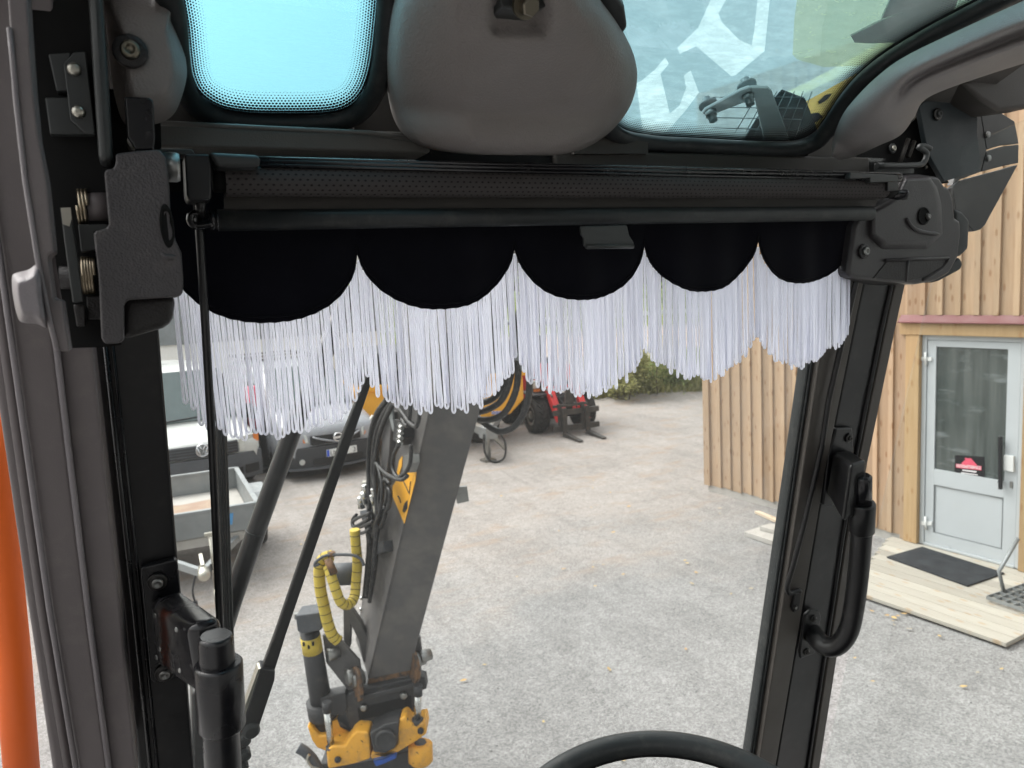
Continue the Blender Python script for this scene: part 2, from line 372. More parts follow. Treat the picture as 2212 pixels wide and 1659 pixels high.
# perforated roller blind cloth: rows of punched holes, in metres along and around the roll (UV)
t = NT('blind_cloth'); uv = t.co('UV', (1, 1, 1))
sep = t.n('ShaderNodeSeparateXYZ'); t.l(uv, sep.inputs[0])
row = t.math('FLOOR', t.math('MULTIPLY', sep.outputs[1], 1 / 0.0044))
uu = t.math('ADD', t.math('MULTIPLY', sep.outputs[0], 1 / 0.0062), t.math('MULTIPLY', row, 0.5))
fu = t.math('SUBTRACT', t.math('FRACT', uu), 0.5); fv = t.math('SUBTRACT', t.math('FRACT', t.math('MULTIPLY', sep.outputs[1], 1 / 0.0044)), 0.5)
dd = t.math('ADD', t.math('MULTIPLY', fu, fu), t.math('MULTIPLY', fv, fv))
hole = t.ramp(dd, [(0.02, 0.75), (0.05, 0)])
M['blind'] = t.bsdf(t.mix(hole, t.mix(t.noise(20, 4), (0.052, 0.047, 0.047), (0.066, 0.060, 0.059)), (0.004, 0.004, 0.004)), 0.8, 0, t.math('MULTIPLY', hole, -1.0), 0.6, 0.001, 0.2)

M['windscreen'] = m_glass('windscreen_glass', (0.97, 0.985, 0.98), 0.12, 0.024, (0.85, 0.87, 0.88))
M['roofglass'] = m_glass('tinted_roof_glass', (0.52, 0.79, 0.865), 0.12, 0.004, (0.40, 0.60, 0.66), (55, (1, 5, 1), 0.06))
M['roofglass_r'] = m_glass('tinted_roof_glass_worn', (0.90, 0.975, 0.985), 0.12, 0.006, (0.6, 0.85, 0.9), (60, (1, 3, 1), 0.04))
M['sideglass'] = m_glass('side_glass', (0.96, 0.98, 0.975), 0.10, 0.03, (0.85, 0.87, 0.88))
# ceramic frit: black printed dots that shrink away from the glass edge (UV: metres along, 0..1 across)
t = NT('ceramic_frit'); uv = t.co('UV'); sep = t.n('ShaderNodeSeparateXYZ'); t.l(uv, sep.inputs[0])
row = t.math('MULTIPLY', sep.outputs[1], 9.0); rowf = t.math('FLOOR', row)
uu = t.math('ADD', t.math('MULTIPLY', sep.outputs[0], 1 / 0.0030), t.math('MULTIPLY', rowf, 0.5))
fu = t.math('SUBTRACT', t.math('FRACT', uu), 0.5); fv = t.math('SUBTRACT', t.math('FRACT', row), 0.5)
dd = t.math('SQRT', t.math('ADD', t.math('MULTIPLY', fu, fu), t.math('MULTIPLY', fv, fv)))
rad = t.math('SUBTRACT', 0.66, t.math('MULTIPLY', sep.outputs[1], 0.56))
f = t.math('LESS_THAN', dd, rad)
tr = t.n('ShaderNodeBsdfTransparent'); df = t.n('ShaderNodeBsdfDiffuse'); df.inputs[0].default_value = (0.012, 0.012, 0.014, 1)
mx = t.n('ShaderNodeMixShader'); t.l(f, mx.inputs[0]); t.l(tr.outputs[0], mx.inputs[1]); t.l(df.outputs[0], mx.inputs[2]); t.l(mx.outputs[0], t.out.inputs[0])
M['frit'] = t.m
# translucent vinyl on / above the right roof glass
def m_film(name, col, opac, tint=(1, 1, 1)):
    t = NT(name); tr = t.n('ShaderNodeBsdfTransparent'); tr.inputs[0].default_value = (*tint, 1); df = t.n('ShaderNodeBsdfTranslucent'); df.inputs[0].default_value = (*col, 1)
    sc = t.ramp(t.noise(38, 7, 0.65, (1, 2.6, 1)), [(0.42, opac), (0.7, min(1, opac + 0.16))])
    mx = t.n('ShaderNodeMixShader'); t.l(sc, mx.inputs[0]); t.l(tr.outputs[0], mx.inputs[1]); t.l(df.outputs[0], mx.inputs[2]); t.l(mx.outputs[0], t.out.inputs[0]); return t.m
M['rainsheet'] = m_film('scuffed_rain_sheet', (0.28, 0.38, 0.41), 0.40, (0.20, 0.32, 0.36))
M['letterfilm'] = m_film('pale_lettering', (0.60, 0.72, 0.74), 0.30, (0.33, 0.48, 0.52))
M['yellowfilm'] = m_film('yellow_lettering', (0.60, 0.58, 0.36), 0.25, (0.98, 0.90, 0.70))

# gravel yard: grey crushed stone near the cab, paler dusty gravel farther out
t = NT('gravel_yard')
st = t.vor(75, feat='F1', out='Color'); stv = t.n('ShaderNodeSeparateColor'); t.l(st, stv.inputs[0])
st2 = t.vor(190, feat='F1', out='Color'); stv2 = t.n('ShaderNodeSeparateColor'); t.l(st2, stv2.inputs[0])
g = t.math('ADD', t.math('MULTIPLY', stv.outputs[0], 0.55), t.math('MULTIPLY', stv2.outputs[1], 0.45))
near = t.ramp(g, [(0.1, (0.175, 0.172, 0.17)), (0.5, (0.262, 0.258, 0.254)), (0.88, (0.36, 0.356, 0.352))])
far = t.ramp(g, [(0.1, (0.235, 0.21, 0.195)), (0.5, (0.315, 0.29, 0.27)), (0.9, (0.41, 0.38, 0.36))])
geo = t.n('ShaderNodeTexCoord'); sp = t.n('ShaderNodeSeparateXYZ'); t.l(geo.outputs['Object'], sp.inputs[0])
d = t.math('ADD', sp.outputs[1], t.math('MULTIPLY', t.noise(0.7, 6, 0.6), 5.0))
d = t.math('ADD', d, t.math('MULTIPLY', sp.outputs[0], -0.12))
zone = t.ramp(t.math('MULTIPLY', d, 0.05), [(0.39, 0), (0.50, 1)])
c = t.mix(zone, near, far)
blot = t.ramp(t.math('ADD', t.math('MULTIPLY', t.noise(0.8, 12, 0.68, (1, 1.4, 1)), 0.5), t.math('MULTIPLY', t.noise(9, 11, 0.7), 0.5)), [(0.38, 0.80), (0.64, 1.12)]); c = t.mix(1.0, c, blot, 'MULTIPLY')
rut = t.ramp(t.noise(0.55, 6, 0.5, (3.2, 0.35, 1)), [(0.42, 1.0), (0.5, 0.90), (0.58, 1.0)]); c = t.mix(1.0, c, rut, 'MULTIPLY')
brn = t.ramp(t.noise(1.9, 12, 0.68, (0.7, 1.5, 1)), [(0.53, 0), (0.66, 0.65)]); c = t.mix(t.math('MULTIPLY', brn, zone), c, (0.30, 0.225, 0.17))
hb = t.math('ADD', t.vor(75), t.math('MULTIPLY', t.vor(190), 0.6))
M['gravel'] = t.bsdf(c, 0.92, 0, hb, 0.3, 0.008, 0.15)
t = NT('grass'); M['grass'] = t.bsdf(t.ramp(t.noise(0.6, 8, 0.7), [(0.3, (0.09, 0.13, 0.035)), (0.7, (0.20, 0.22, 0.07))]), 0.9, 0, t.noise(20, 3), 0.5, 0.05, 0.1)
t = NT('dirt_track'); M['dirt'] = t.bsdf(t.ramp(t.noise(1.2, 11, 0.65), [(0.3, (0.30, 0.225, 0.185)), (0.7, (0.40, 0.32, 0.275))]), 0.92)
t = NT('leaf_green'); oi = t.n('ShaderNodeObjectInfo'); M['leaf'] = t.bsdf(t.ramp(t.noise(9, 3), [(0.3, (0.20, 0.27, 0.085)), (0.7, (0.40, 0.46, 0.18))]), 0.6, 0, None, 0, 0, 0.3)
t = NT('leaf_olive'); M['leaf2'] = t.bsdf(t.ramp(t.noise(9, 3), [(0.3, (0.25, 0.26, 0.09)), (0.7, (0.46, 0.44, 0.20))]), 0.65, 0, None, 0, 0, 0.3)
t = NT('twig'); M['twig'] = t.bsdf((0.10, 0.075, 0.045), 0.8)
t = NT('fallen_leaf'); M['fallen'] = t.bsdf(t.ramp(t.noise(3.0, 2), [(0.35, (0.42, 0.25, 0.09)), (0.65, (0.50, 0.38, 0.16))]), 0.7)
t = NT('sand_red'); M['sand'] = t.bsdf(t.ramp(t.noise(4, 6), [(0.3, (0.30, 0.20, 0.15)), (0.6, (0.36, 0.27, 0.20)), (0.75, (0.30, 0.26, 0.12))]), 0.9)
t = NT('blind_window'); M['doorglass'] = None
t = NT('door_glass'); cg = t.mix(t.ramp(t.noise(2.2, 4, 0.5, (6, 6, 0.4)), [(0.35, 0), (0.7, 1)]), (0.045, 0.058, 0.055), (0.10, 0.115, 0.11)); cg = t.mix(t.ramp(t.noise(3.5, 4, 0.6, (1, 1, 3.5)), [(0.55, 0), (0.72, 0.6)]), cg, (0.22, 0.25, 0.255))  # blotches and pale streaks in the base colour stand in for reflections
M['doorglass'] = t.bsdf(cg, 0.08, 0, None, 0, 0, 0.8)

for nm in ('leaf', 'leaf2'):
    m_ = M[nm]; tt = m_.node_tree; bs_ = next(n for n in tt.nodes if n.type == 'BSDF_PRINCIPLED'); ou = next(n for n in tt.nodes if n.type == 'OUTPUT_MATERIAL')
    tl_ = tt.nodes.new('ShaderNodeBsdfTranslucent'); mx_ = tt.nodes.new('ShaderNodeMixShader'); mx_.inputs[0].default_value = 0.45
    src = bs_.inputs['Base Color'].links[0].from_socket; tt.links.new(src, tl_.inputs[0]); tt.links.new(bs_.outputs[0], mx_.inputs[1]); tt.links.new(tl_.outputs[0], mx_.inputs[2]); tt.links.new(mx_.outputs[0], ou.inputs[0])
# ================================================================== the cab
def lerp(a, b, t): return a + (b - a) * t
def pl(line, y):
    """x on a surveyed polyline ((x,y)...) at height y, extended at both ends"""
    if y <= line[0][1]: i = 0
    elif y >= line[-1][1]: i = len(line) - 2
    else: i = next(k for k in range(len(line) - 1) if line[k + 1][1] >= y)
    (x0, y0), (x1, y1) = line[i], line[i + 1]
    return x0 + (x1 - x0) * (y - y0) / (y1 - y0)
def strip(A, B, off, th, ys, mb=None):
    mb = mb or MB()
    poly = [W(pl(A, y), y, off) for y in ys] + [W(pl(B, y), y, off) for y in reversed(ys)]
    return mb.prism(poly, WN * th)
def edge_tube(A, off, r, ys, mb=None, seg=8):
    mb = mb or MB(); return mb.tube([W(pl(A, y), y, off) for y in ys], r, seg)
def screw(mb_head, mb_core, c, n, r):
    c, n = Vector(c), Vector(n).normalized()
    mb_head.lathe(c, n, [(0, r), (r * 0.25, r), (r * 0.32, r * 0.92), (r * 0.34, r * 0.6)], 24)
    mb_core.lathe(c + n * r * 0.3, n, [(0, r * 0.58), (r * 0.3, r * 0.55), (r * 0.42, r * 0.45), (r * 0.43, r * 0.28), (r * 0.2, r * 0.26), (r * 0.2, r * 0.01)], 18)
BACK = Vector((0, -1, 0))

cab = thing('excavator_cab', 'dark excavator cab seen from inside, brown trim posts and padded roof lining', 'cab', (0.5, 0.2, 1.2))
YS = [-60, 714, 1317, 1700]
L0 = [(-28, 714), (44, 1207), (112, 1659)]
RB1 = [(22, 714), (107, 1317), (164, 1659)]
RB2 = [(123, 761), (190, 1317), (235, 1659)]
RE = [(198, 734), (262, 1317), (296, 1659)]
BE = [(343, 714), (385, 1214), (420, 1659)]
def sh(l, d): return [(x + d, y) for x, y in l]
build('corner_post', strip(L0, RB1, -0.118, 0.05, YS), M['pillar'], cab, 0.004, 3)
build('corner_post', strip(sh(RB1, 3), RB2, -0.128, 0.06, YS), M['pillar'], cab, 0.004, 3)
build('corner_post', strip(sh(RB2, 3), RE, -0.122, 0.06, YS), M['pillar'], cab, 0.003, 3)
for l in (RB1, RB2): build('trim_ridge', edge_tube(l, -0.1305, 0.0022, YS), M['knob_highlight'], cab)  # real ridges, but the paler colour paints their highlight lines
build('trim_ridge', edge_tube(sh(RB1, -16), -0.119, 0.0035, YS), M['pillar'], cab)
# roof shell and lower body of the cab (partly out of frame; they shade the inside)
zr = lambda Y: 3.01 + (0.74 - Y) * 0.45
mb = MB(); mb.prism([(-0.12, 0.36, zr(0.36)), (1.1, 0.36, zr(0.36)), (1.1, -0.2, 3.28), (1.1, -0.95, 3.28), (-0.12, -0.95, 3.28), (-0.12, -0.2, 3.28)], (0, 0, 0.05))
build('roof', mb, M['trim_dark'], cab)
mb = MB()
for x0, x1, y0, y1 in ((-0.12, 0.030, 0.30, 0.80), (0.235, 0.325, 0.30, 0.80), (0.95, 1.10, 0.30, 0.80), (0.030, 0.175, 0.745, 0.80), (0.335, 0.78, 0.745, 0.80)):
    dz = (0.07 if x0 > 0.7 else 0.012) if y0 < 0.7 else -0.022
    a = [(x0, y0, zr(y0) + dz), (x1, y0, zr(y0) + dz), (x1, y1, zr(y1) + dz), (x0, y1, zr(y1) + dz)]
    mb.prism(a, (0, 0, 0.03 if y0 < 0.7 else 0.012))
build('roof_frame', mb, M['trim_dark'], cab)
mb = MB(); mb.box((0.49, -0.97, 1.85), (1.26, 0.05, 1.1)); mb.box((0.49, -0.97, 3.2), (1.26, 0.05, 0.22)); mb.box((1.02, -0.95, 2.6), (0.12, 0.09, 1.3)); mb.box((-0.08, -0.95, 2.6), (0.12, 0.09, 1.3))
build('rear_wall', mb, M['trim_dark'], cab)
mb = MB(); mb.box((1.10, -0.45, 1.75), (0.05, 1.0, 0.9)); build("side_wall", mb, M['trim_dark'], cab)
mb = MB(); mb.box((0.49, 0.1, 1.28), (1.3, 2.0, 0.06)); build('floor', mb, M['matt_black'], cab)
mb = MB(); mb.prism([(0.3, -0.62, 1.5), (0.8, -0.62, 1.5), (0.8, -0.2, 1.5), (0.3, -0.2, 1.5)], (0, 0, 0.16)); mb.prism([(0.32, -0.72, 1.62), (0.78, -0.72, 1.62), (0.76, -0.8, 2.3), (0.34, -0.8, 2.3)], (0, 0.12, 0))
build('seat', mb, M['matt_black'], cab, 0.03, 3)

build('side_pane', MB().prism([(1.085, -0.9, 1.9), (1.085, 0.99, 1.9), (1.085, 0.74, 3.02), (1.085, -0.3, 3.25), (1.085, -0.9, 3.25)], (0.005, 0, 0)), M['sideglass'], cab)
# ---- padded roof lining: middle pod, left pod, right pod
def sm01(t): t = max(0, min(1, t)); return t * t * (3 - 2 * t)
def prof(u, pts):
    for (a, b), (c, d) in zip(pts, pts[1:]):
        if u <= c: return b + (d - b) * ((u - a) / (c - a))
    return pts[-1][1]
LX = [(868, -60), (850, 0), (840, 50), (834, 110), (834, 160), (838, 205), (848, 250), (866, 285), (890, 307), (930, 322), (985, 331), (1040, 335)]
RX = [(1255, -60), (1298, 0), (1335, 50), (1364, 105), (1376, 150), (1374, 190), (1362, 228), (1340, 262), (1310, 292), (1275, 315), (1240, 329), (1200, 336)]
LXs = smooth([(a, b, 0) for a, b in LX], 4); RXs = smooth([(a, b, 0) for a, b in RX], 4)
PR = [(0, 0), (0.015, 0.22), (0.05, 0.42), (0.11, 0.60), (0.20, 0.80), (0.275, 0.94), (0.31, 1.0), (0.5, 1.0), (0.72, 0.96), (0.86, 0.84), (0.94, 0.62), (0.985, 0.32), (1.0, 0)]
rows = []; N = len(LXs)
for i, (a, b) in enumerate(zip(LXs, RXs)):
    k = i / (N - 1); amp = 0.10 * math.sqrt(max(0.0, 1 - max(0, (k - 0.42) / 0.58) ** 2.4)) + 0.002
    r = []
    for j in range(57):
        u = j / 56; u2 = 0.5 - 0.5 * math.cos(math.pi * u); uu = 0.35 * u + 0.65 * u2
        px = a.x + (b.x - a.x) * uu; py = a.y + (b.y - a.y) * uu
        h = 0.5 * prof(uu, PR) + 0.25 * prof(max(0, uu - 0.02), PR) + 0.25 * prof(min(1, uu + 0.02), PR)
        if uu in (0.0, 1.0): h = 0
        dpt = amp * h - 0.017 * sm01((px - 1050) / 18) * sm01((1192 - px) / 26) * sm01((84 - py) / 26)
        Yb0 = min(0.705, RF(px, min(py, 270), -0.006).y); Yb0 = lerp(Yb0, 0.705, sm01((py - 200) / 110)); r.append(P(px, py, Yb0 - dpt))
    rows.append(r)
build('roof_lining', MB().grid(rows), M['pod'], cab)
mb = MB(); mb.prism([P(1076, -14, 0.488), P(1190, -14, 0.488), P(1186, 10, 0.488), P(1160, 22, 0.488), P(1084, 16, 0.488)], (0, 0.03, 0.0)); build('lining_bracket', mb, M['bracket'], cab, 0.0015)
c = P(1136, 10, 0.485); ax = (Vector((0, -1, -0.55))).normalized(); mb = MB(); mb.lathe(c, ax, [(-0.002, 0.0095), (0.001, 0.0095), (0.001, 0.0085)], 24); mb.lathe(c, ax, [(0, 0.0066), (0.0085, 0.0066), (0.0095, 0.0056)], 6)
for i in range(len(mb.sm)): mb.sm[i] = False
build('hex_bolt', mb, M['gold'], cab)
# left pod
OL = [(215, -40), (372, -40), (380, 20), (390, 70), (400, 118), (404, 155), (398, 192), (380, 240), (355, 262), (320, 270), (270, 268), (246, 200), (236, 110), (226, 40)]
def puff(out, f, depth, vec, nr=9, ctr=None, flat=0.55):
    cx = sum(p[0] for p in out) / len(out) if ctr is None else ctr[0]; cy = sum(p[1] for p in out) / len(out) if ctr is None else ctr[1]
    o = smooth([(a, b, 0) for a, b in out], 4, True); rows = []
    for i in range(nr + 1):
        t = i / nr; s = 1 - t * flat; h = math.sin(math.pi / 2 * min(1, t * 1.15)) ** 0.75 if t > 0 else 0
        rows.append([f(cx + (p.x - cx) * s, cy + (p.y - cy) * s, depth * h) for p in o])
    mb = MB().grid(rows, True); n = len(o); mb.f.append([nr * n + k for k in range(n)]); mb.sm.append(True); return mb
build('roof_lining', puff(OL, lambda x, y, h=0: P(x, y, 0.655 - h), 0.05, BACK, 9), M['pod'], cab)
h1, h2 = MB(), MB(); screw(h1, h2, P(281, 112, 0.604), BACK, 0.0112); build('lining_screw', h1, M['latch_dark'], cab); build('lining_screw', h2, M['gold'], cab)
# right pod: long moulding that follows the roof glass
A = [(1797, 335), (1800, 300), (1815, 258), (1838, 223), (1888, 171), (1951, 124), (2065, 68), (2240, -12)]
B = [(1812, 346), (1850, 336), (1900, 314), (1945, 292), (1974, 255), (2000, 214), (2085, 178), (2240, 128)]
As = smooth([(a, b, 0) for a, b in A], 5); Bs = smooth([(a, b, 0) for a, b in B], 5); rows = []
for i, (a, b) in enumerate(zip(As, Bs)):
    k = i / (len(As) - 1); amp = 0.05 * min(1, 0.15 + 3 * k); r = []
    Yb = lerp(0.70, 0.46, max(0, (k - 0.15) / 0.85))
    for j in range(25):
        u = j / 24; h = math.sin(math.pi * u) ** 0.55 if 0 < u < 1 else 0
        fl = 0.018 * sm01((k - 0.5) * 5) * math.exp(-((u - 0.52) / 0.09) ** 2)
        r.append(P(lerp(a.x, b.x, u), lerp(a.y, b.y, u), Yb + 0.03 * u - (amp * h - fl)))
    rows.append(r)
build('roof_lining', MB().grid(rows), M['pod_r'], cab)
h1, h2 = MB(), MB(); screw(h1, h2, P(1966, 251, 0.615), Vector((-0.3, -1, -0.2)), 0.0062); build('lining_screw', h1, M['bolt_dark'], cab); build('lining_screw', h2, M['gold'], cab)
# ---- trim under the roof windows
mb = MB(); mb.prism([P(330, 268, 0.70), P(400, 268, 0.70), P(700, 278, 0.70), P(868, 284, 0.70), P(930, 318, 0.70), P(930, 330, 0.70), P(340, 316, 0.70)], (0, 0.05, 0)); build('header_trim', mb, M['trim_beam'], cab, 0.006, 3)
mb = MB(); mb.tube([P(345, 266, 0.695), P(600, 278, 0.695), P(800, 287, 0.695), P(905, 303, 0.695)], 0.0022, 8); build('header_bead', mb, M['trim_beam'], cab)
mb = MB(); mb.prism([P(1200, 322, 0.735), P(1880, 340, 0.735), P(1880, 420, 0.735), P(1200, 400, 0.735)], (0, 0.03, 0)); build('header_trim', mb, M['trim_dark'], cab, 0.004)
mb = MB(); mb.prism([P(300, 300, 0.742), P(1960, 352, 0.742), P(1960, 470, 0.742), P(300, 470, 0.742)], (0, 0.02, 0)); build('header_beam', mb, M['matt_black'], cab)
mb = MB(); mb.prism([P(290, 246, 0.738), P(395, 256, 0.738), P(905, 270, 0.738), P(905, 312, 0.738), P(290, 320, 0.738)], (0, 0.012, 0)); mb.prism([P(1260, 300, 0.745), P(1820, 322, 0.745), P(1820, 372, 0.745), P(1260, 350, 0.745)], (0, 0.012, 0)); mb.prism([P(a, b, 0.728) for a, b in ((290, 190), (390, 185), (412, 226), (445, 252), (445, 272), (290, 272))], (0, 0.006, 0)); mb.prism([P(a, b, 0.728) for a, b in ((765, 268), (800, 240), (828, 210), (846, 160), (900, 160), (900, 300), (765, 300))], (0, 0.006, 0)); mb.prism([P(a, b, 0.74) for a, b in ((1745, 332), (1790, 302), (1814, 262), (1840, 240), (1850, 340), (1745, 350))], (0, 0.006, 0)); mb.prism([P(a, b, 0.728) for a, b in ((1240, 275), (1318, 268), (1345, 298), (1400, 308), (1400, 332), (1240, 332))], (0, 0.006, 0)); build('header_panel', mb, M['trim_dark'], cab)

build('side_rail', MB().prism([P(a, b, 0.70) for a, b in ((2080, 178), (2250, 110), (2250, 228), (2160, 240), (2120, 215))], (0, 0.05, 0)), M['trim_dark'], cab, 0.006)
# ---- roof windows
def uv_ring(name, outer, inner, mat, parent):
    vs = []; fs = []; n = len(outer)
    for a, b in zip(outer, inner): vs += [a, b]
    for i in range(n - 1): fs.append((2 * i, 2 * i + 1, 2 * i + 3, 2 * i + 2))
    me = bpy.data.meshes.new(name); me.from_pydata([tuple(v) for v in vs], [], fs)
    L = [0.0]
    for i in range(1, n): L.append(L[-1] + ((outer[i] + inner[i]) / 2 - (outer[i - 1] + inner[i - 1]) / 2).length)
    uvl = me.uv_layers.new(name='UVMap')
    for p in me.polygons:
        for li in p.loop_indices:
            v = me.loops[li].vertex_index; uvl.data[li].uv = (L[v // 2], float(v % 2))
    me.materials.append(mat); o = bpy.data.objects.new(name, me); C.objects.link(o); adopt(o, parent); return o
def offs(line, d):
    out = []
    for i, p in enumerate(line):
        t = (line[min(i + 1, len(line) - 1)] - line[max(i - 1, 0)]).normalized(); out.append(p + Vector((-t.y, t.x, 0)) * d)
    return out
def roof_window(label, line, mat, rub, fw, right):
    rw = thing('roof_window', label, 'window', RF(line[len(line) // 2][0], line[len(line) // 2][1]))
    l = smooth([(a, b, 0) for a, b in line], 6)
    edge = [RF(p.x, p.y, 0.0) for p in l]
    top = [edge[-1] + Vector((0, -0.34, 0.153)), edge[0] + Vector((0, -0.34, 0.153))]
    build('pane', MB().prism([p for p in edge] + top, RN * 0.005), mat, rw)
    inner = offs(l, -fw)
    uv_ring('printed_dots', [RF(p.x, p.y, -0.0012) for p in l], [RF(p.x, p.y, -0.0012) for p in inner], M['frit'], rw)
    mid = offs(l, rub * 0.42)
    build('rubber_seal', MB().tube([RF(p.x, p.y, -0.003) for p in mid], [rub * 0.55 * 0.7 / 1662 if not right else lerp(0.0085, 0.0115, min(1, k / len(mid) * 1.3)) for k, p in enumerate(mid)], 10), M['rubber'], rw)
    return rw
LW = [(372, -70), (384, 0), (394, 60), (400, 120), (408, 168), (428, 206), (470, 234), (525, 246), (600, 249), (700, 247), (750, 235), (782, 208), (802, 165), (814, 100), (824, 0), (828, -70)]
roof_window('small tinted roof window left of the middle roof pad, plain pale sky behind', LW, M['roofglass'], 42, 52, False)
RW = [(1235, -70), (1270, 60), (1300, 200), (1335, 270), (1400, 291), (1500, 298), (1620, 304), (1710, 304), (1752, 290), (1778, 262), (1812, 210), (1852, 162), (1910, 115), (2000, 60), (2110, 2), (2230, -62)]
rwr = roof_window('large scuffed roof window right of the middle roof pad, pale lettering above it', RW, M['roofglass_r'], 44, 34, True)
# clip in the corner of the right roof window, next to the pad
mb = MB(); mb.prism([RF(1290, -20, -0.012), RF(1322, -20, -0.012), RF(1350, 18, -0.012), RF(1356, 60, -0.012), RF(1342, 80, -0.012), RF(1300, 30, -0.012)], RN * 0.012); build('seal_corner', mb, M['rubber'], rwr, 0.003)

# ---- rain sheet with lettering above the right roof window (outside)
rs = thing('rain_sheet', 'bluish scuffed plastic sheet with pale letters above the right roof window', 'sheet', RF(1600, 100, 0.10))
LT = [[(1463, 103), (1508, 60), (1517, 40), (1535, 0), (1560, -40), (1590, -40), (1568, 0), (1552, 30), (1560, 48), (1577, 66), (1597, 86), (1624, 98), (1630, 60), (1636, 0), (1640, -40), (1668, -40), (1663, 0), (1652, 110), (1590, 162), (1580, 165), (1504, 100), (1468, 117)],
      [(1385, 175), (1415, 150), (1437, 124), (1445, 138), (1427, 160), (1447, 245), (1468, 228), (1482, 190), (1477, 163), (1492, 152), (1510, 200), (1480, 240), (1440, 285), (1390, 300), (1375, 180)],
      ]
outer = [RF(1180, 340, 0.055), RF(1690, 350, 0.055), RF(1728, 226, 0.055), RF(1885, 140, 0.055), RF(2045, 50, 0.055), RF(2300, -90, 0.055), RF(2300, -420, 0.055), RF(1180, -420, 0.055)]
holes = [[RF(a, b, 0.055) for a, b in q] for q in LT]
fl = [p for l in [outer] + holes for p in l]
mb = MB().add(fl, [list(t_) for t_ in tessellate_polygon([outer] + holes)]); so_ = build('sheet', mb, M['rainsheet'], rs)
for q in LT: build('letter', MB().add([RF(a, b, 0.0555) for a, b in q], [list(range(len(q)))]), M['letterfilm'], rs)
mb = MB(); mb.add([RF(a, b, 0.052) for a, b in ((1716, 40), (1730, -60), (2120, -160), (2150, 0), (1900, 140), (1780, 145), (1722, 128), (1712, 118))], [list(range(8))]); build('letter', mb, M['yellowfilm'], rs)
mb = MB()
for q in (((1838, 78), (1905, 44), (2000, 10), (2075, -12), (2060, 20), (1980, 90), (1880, 94), (1846, 92)), ((1905, 40), (1925, -5), (2080, -40), (2090, -15), (1985, 18))): mb.prism([RF(a, b, 0.045) for a, b in q], RN * 0.002)
build('edge_strip', mb, M['zinc_pale'], rs)

# ---- Z-shaped galvanised bracket outside, and the yellow guard behind it
br = thing('sheet_bracket', 'bent galvanised bracket with two bolts outside the right roof window', 'bracket', RF(1600, 240, 0.04))
b1 = [(1518, 246), (1524, 238), (1600, 197), (1618, 190), (1628, 192), (1634, 205), (1628, 214), (1530, 252)]
build('arm_plate', MB().prism([RF(a, b, 0.020) for a, b in b1], RN * 0.004), M['zinc_pale'], br, 0.001)
b2 = [(1622, 190), (1660, 191), (1668, 198), (1705, 300), (1705, 330), (1665, 330), (1650, 300), (1630, 212)]
build('leg_plate', MB().prism([RF(a, b, 0.018) for a, b in b2], RN * 0.004), M['zinc_pale'], br, 0.001)
for a, b in ((1537, 248), (1617, 213)):
    mb = MB(); c = RF(a, b, 0.015); mb.lathe(c, -RN, [(-0.004, 0.0075), (0, 0.0075), (0.001, 0.0065), (0.001, 0.0055), (0.008, 0.0052)], 6); build('bolt', mb, M['steel'], br)
for a, b in ((1530, 228), (1614, 187)): build('washer', MB().lathe(RF(a, b, 0.034), RN, [(0, 0.011), (0.003, 0.011), (0.004, 0.005), (0.010, 0.005)], 20), M['galv'], br)
gd = thing('guard_beam', 'pale yellow guard beam with black scuffs outside the right roof window', 'guard', RF(1790, 200, 0.03))
build('beam', MB().prism([P(a, b, 1.0) for a, b in ((1716, 215), (1722, 208), (1800, 170), (1880, 128), (1960, 84), (2030, 40), (2060, 60), (1900, 240), (1830, 330), (1760, 330), (1742, 263))], Vector((0, 0.06, 0.01))), M['yellow_pale'], gd, 0.004)
for q in ([(1770, 219), (1785, 204), (1798, 202), (1786, 216), (1772, 224)], [(1748, 262), (1752, 245), (1768, 243), (1778, 252), (1766, 262), (1752, 270)]):
    build('scuff', MB().prism([P(a, b, 0.996) for a, b in q], (0, 0.003, 0)), M['ink'], gd)
mg = thing('wire_mesh', 'grey wire mesh panel beneath the yellow guard beam', 'mesh', RF(1680, 250, 0.08)); mb = MB(); 
for i in range(7): mb.tube([RF(1560 + i * 24, 335, 0.03), RF(1640 + i * 19, 198, 0.03)], 0.0006, 5)
for i in range(6): mb.tube([RF(1540, 320 - i * 22, 0.032), RF(1722 + i * 3, 330 - i * 24, 0.032)], 0.0006, 5)
build('wires', mb, M['galv'], mg)
build('backing', MB().prism([RF(a, b, 0.046) for a, b in ((1590, 330), (1640, 250), (1690, 196), (1740, 215), (1790, 340))], RN * 0.002), M['teal'], mg)
# ---- left window latch
YL = 0.60
ll = thing('window_latch', 'textured dark latch housing with springs and brown cover on the left post', 'latch', P(300, 560, YL))
cov = [(14, -40), (56, -40), (66, 110), (72, 190), (82, 290), (100, 384), (117, 544), (106, 549), (104, 556), (115, 640), (119, 646), (134, 648), (150, 760), (124, 757), (82, 576), (52, 384), (33, 200), (25, 118)]
build('side_cover', MB().prism(px_poly(cov, lambda x, y: P(x, y, 0.52)), (0, 0.025, 0)), M['pillar'], ll, 0.0025, 3)
build('cover_highlight', MB().tube([P(x, y, 0.519) for x, y in ((20, 60), (27, 125), (36, 230), (54, 388), (84, 578), (110, 705), (124, 758))], 0.0014, 8), M['knob_highlight'], ll)  # paler tube painting the highlight along the cover's left edge
kn = [(26, 600), (34, 590), (60, 583), (88, 572), (96, 640), (104, 705), (80, 700), (50, 697), (38, 684), (28, 640)]
build('release_knob', puff(kn, lambda x, y, h=0: P(x, y, 0.535 - h), 0.03, BACK, 7, None, 0.5), M['knob_highlight'], ll)
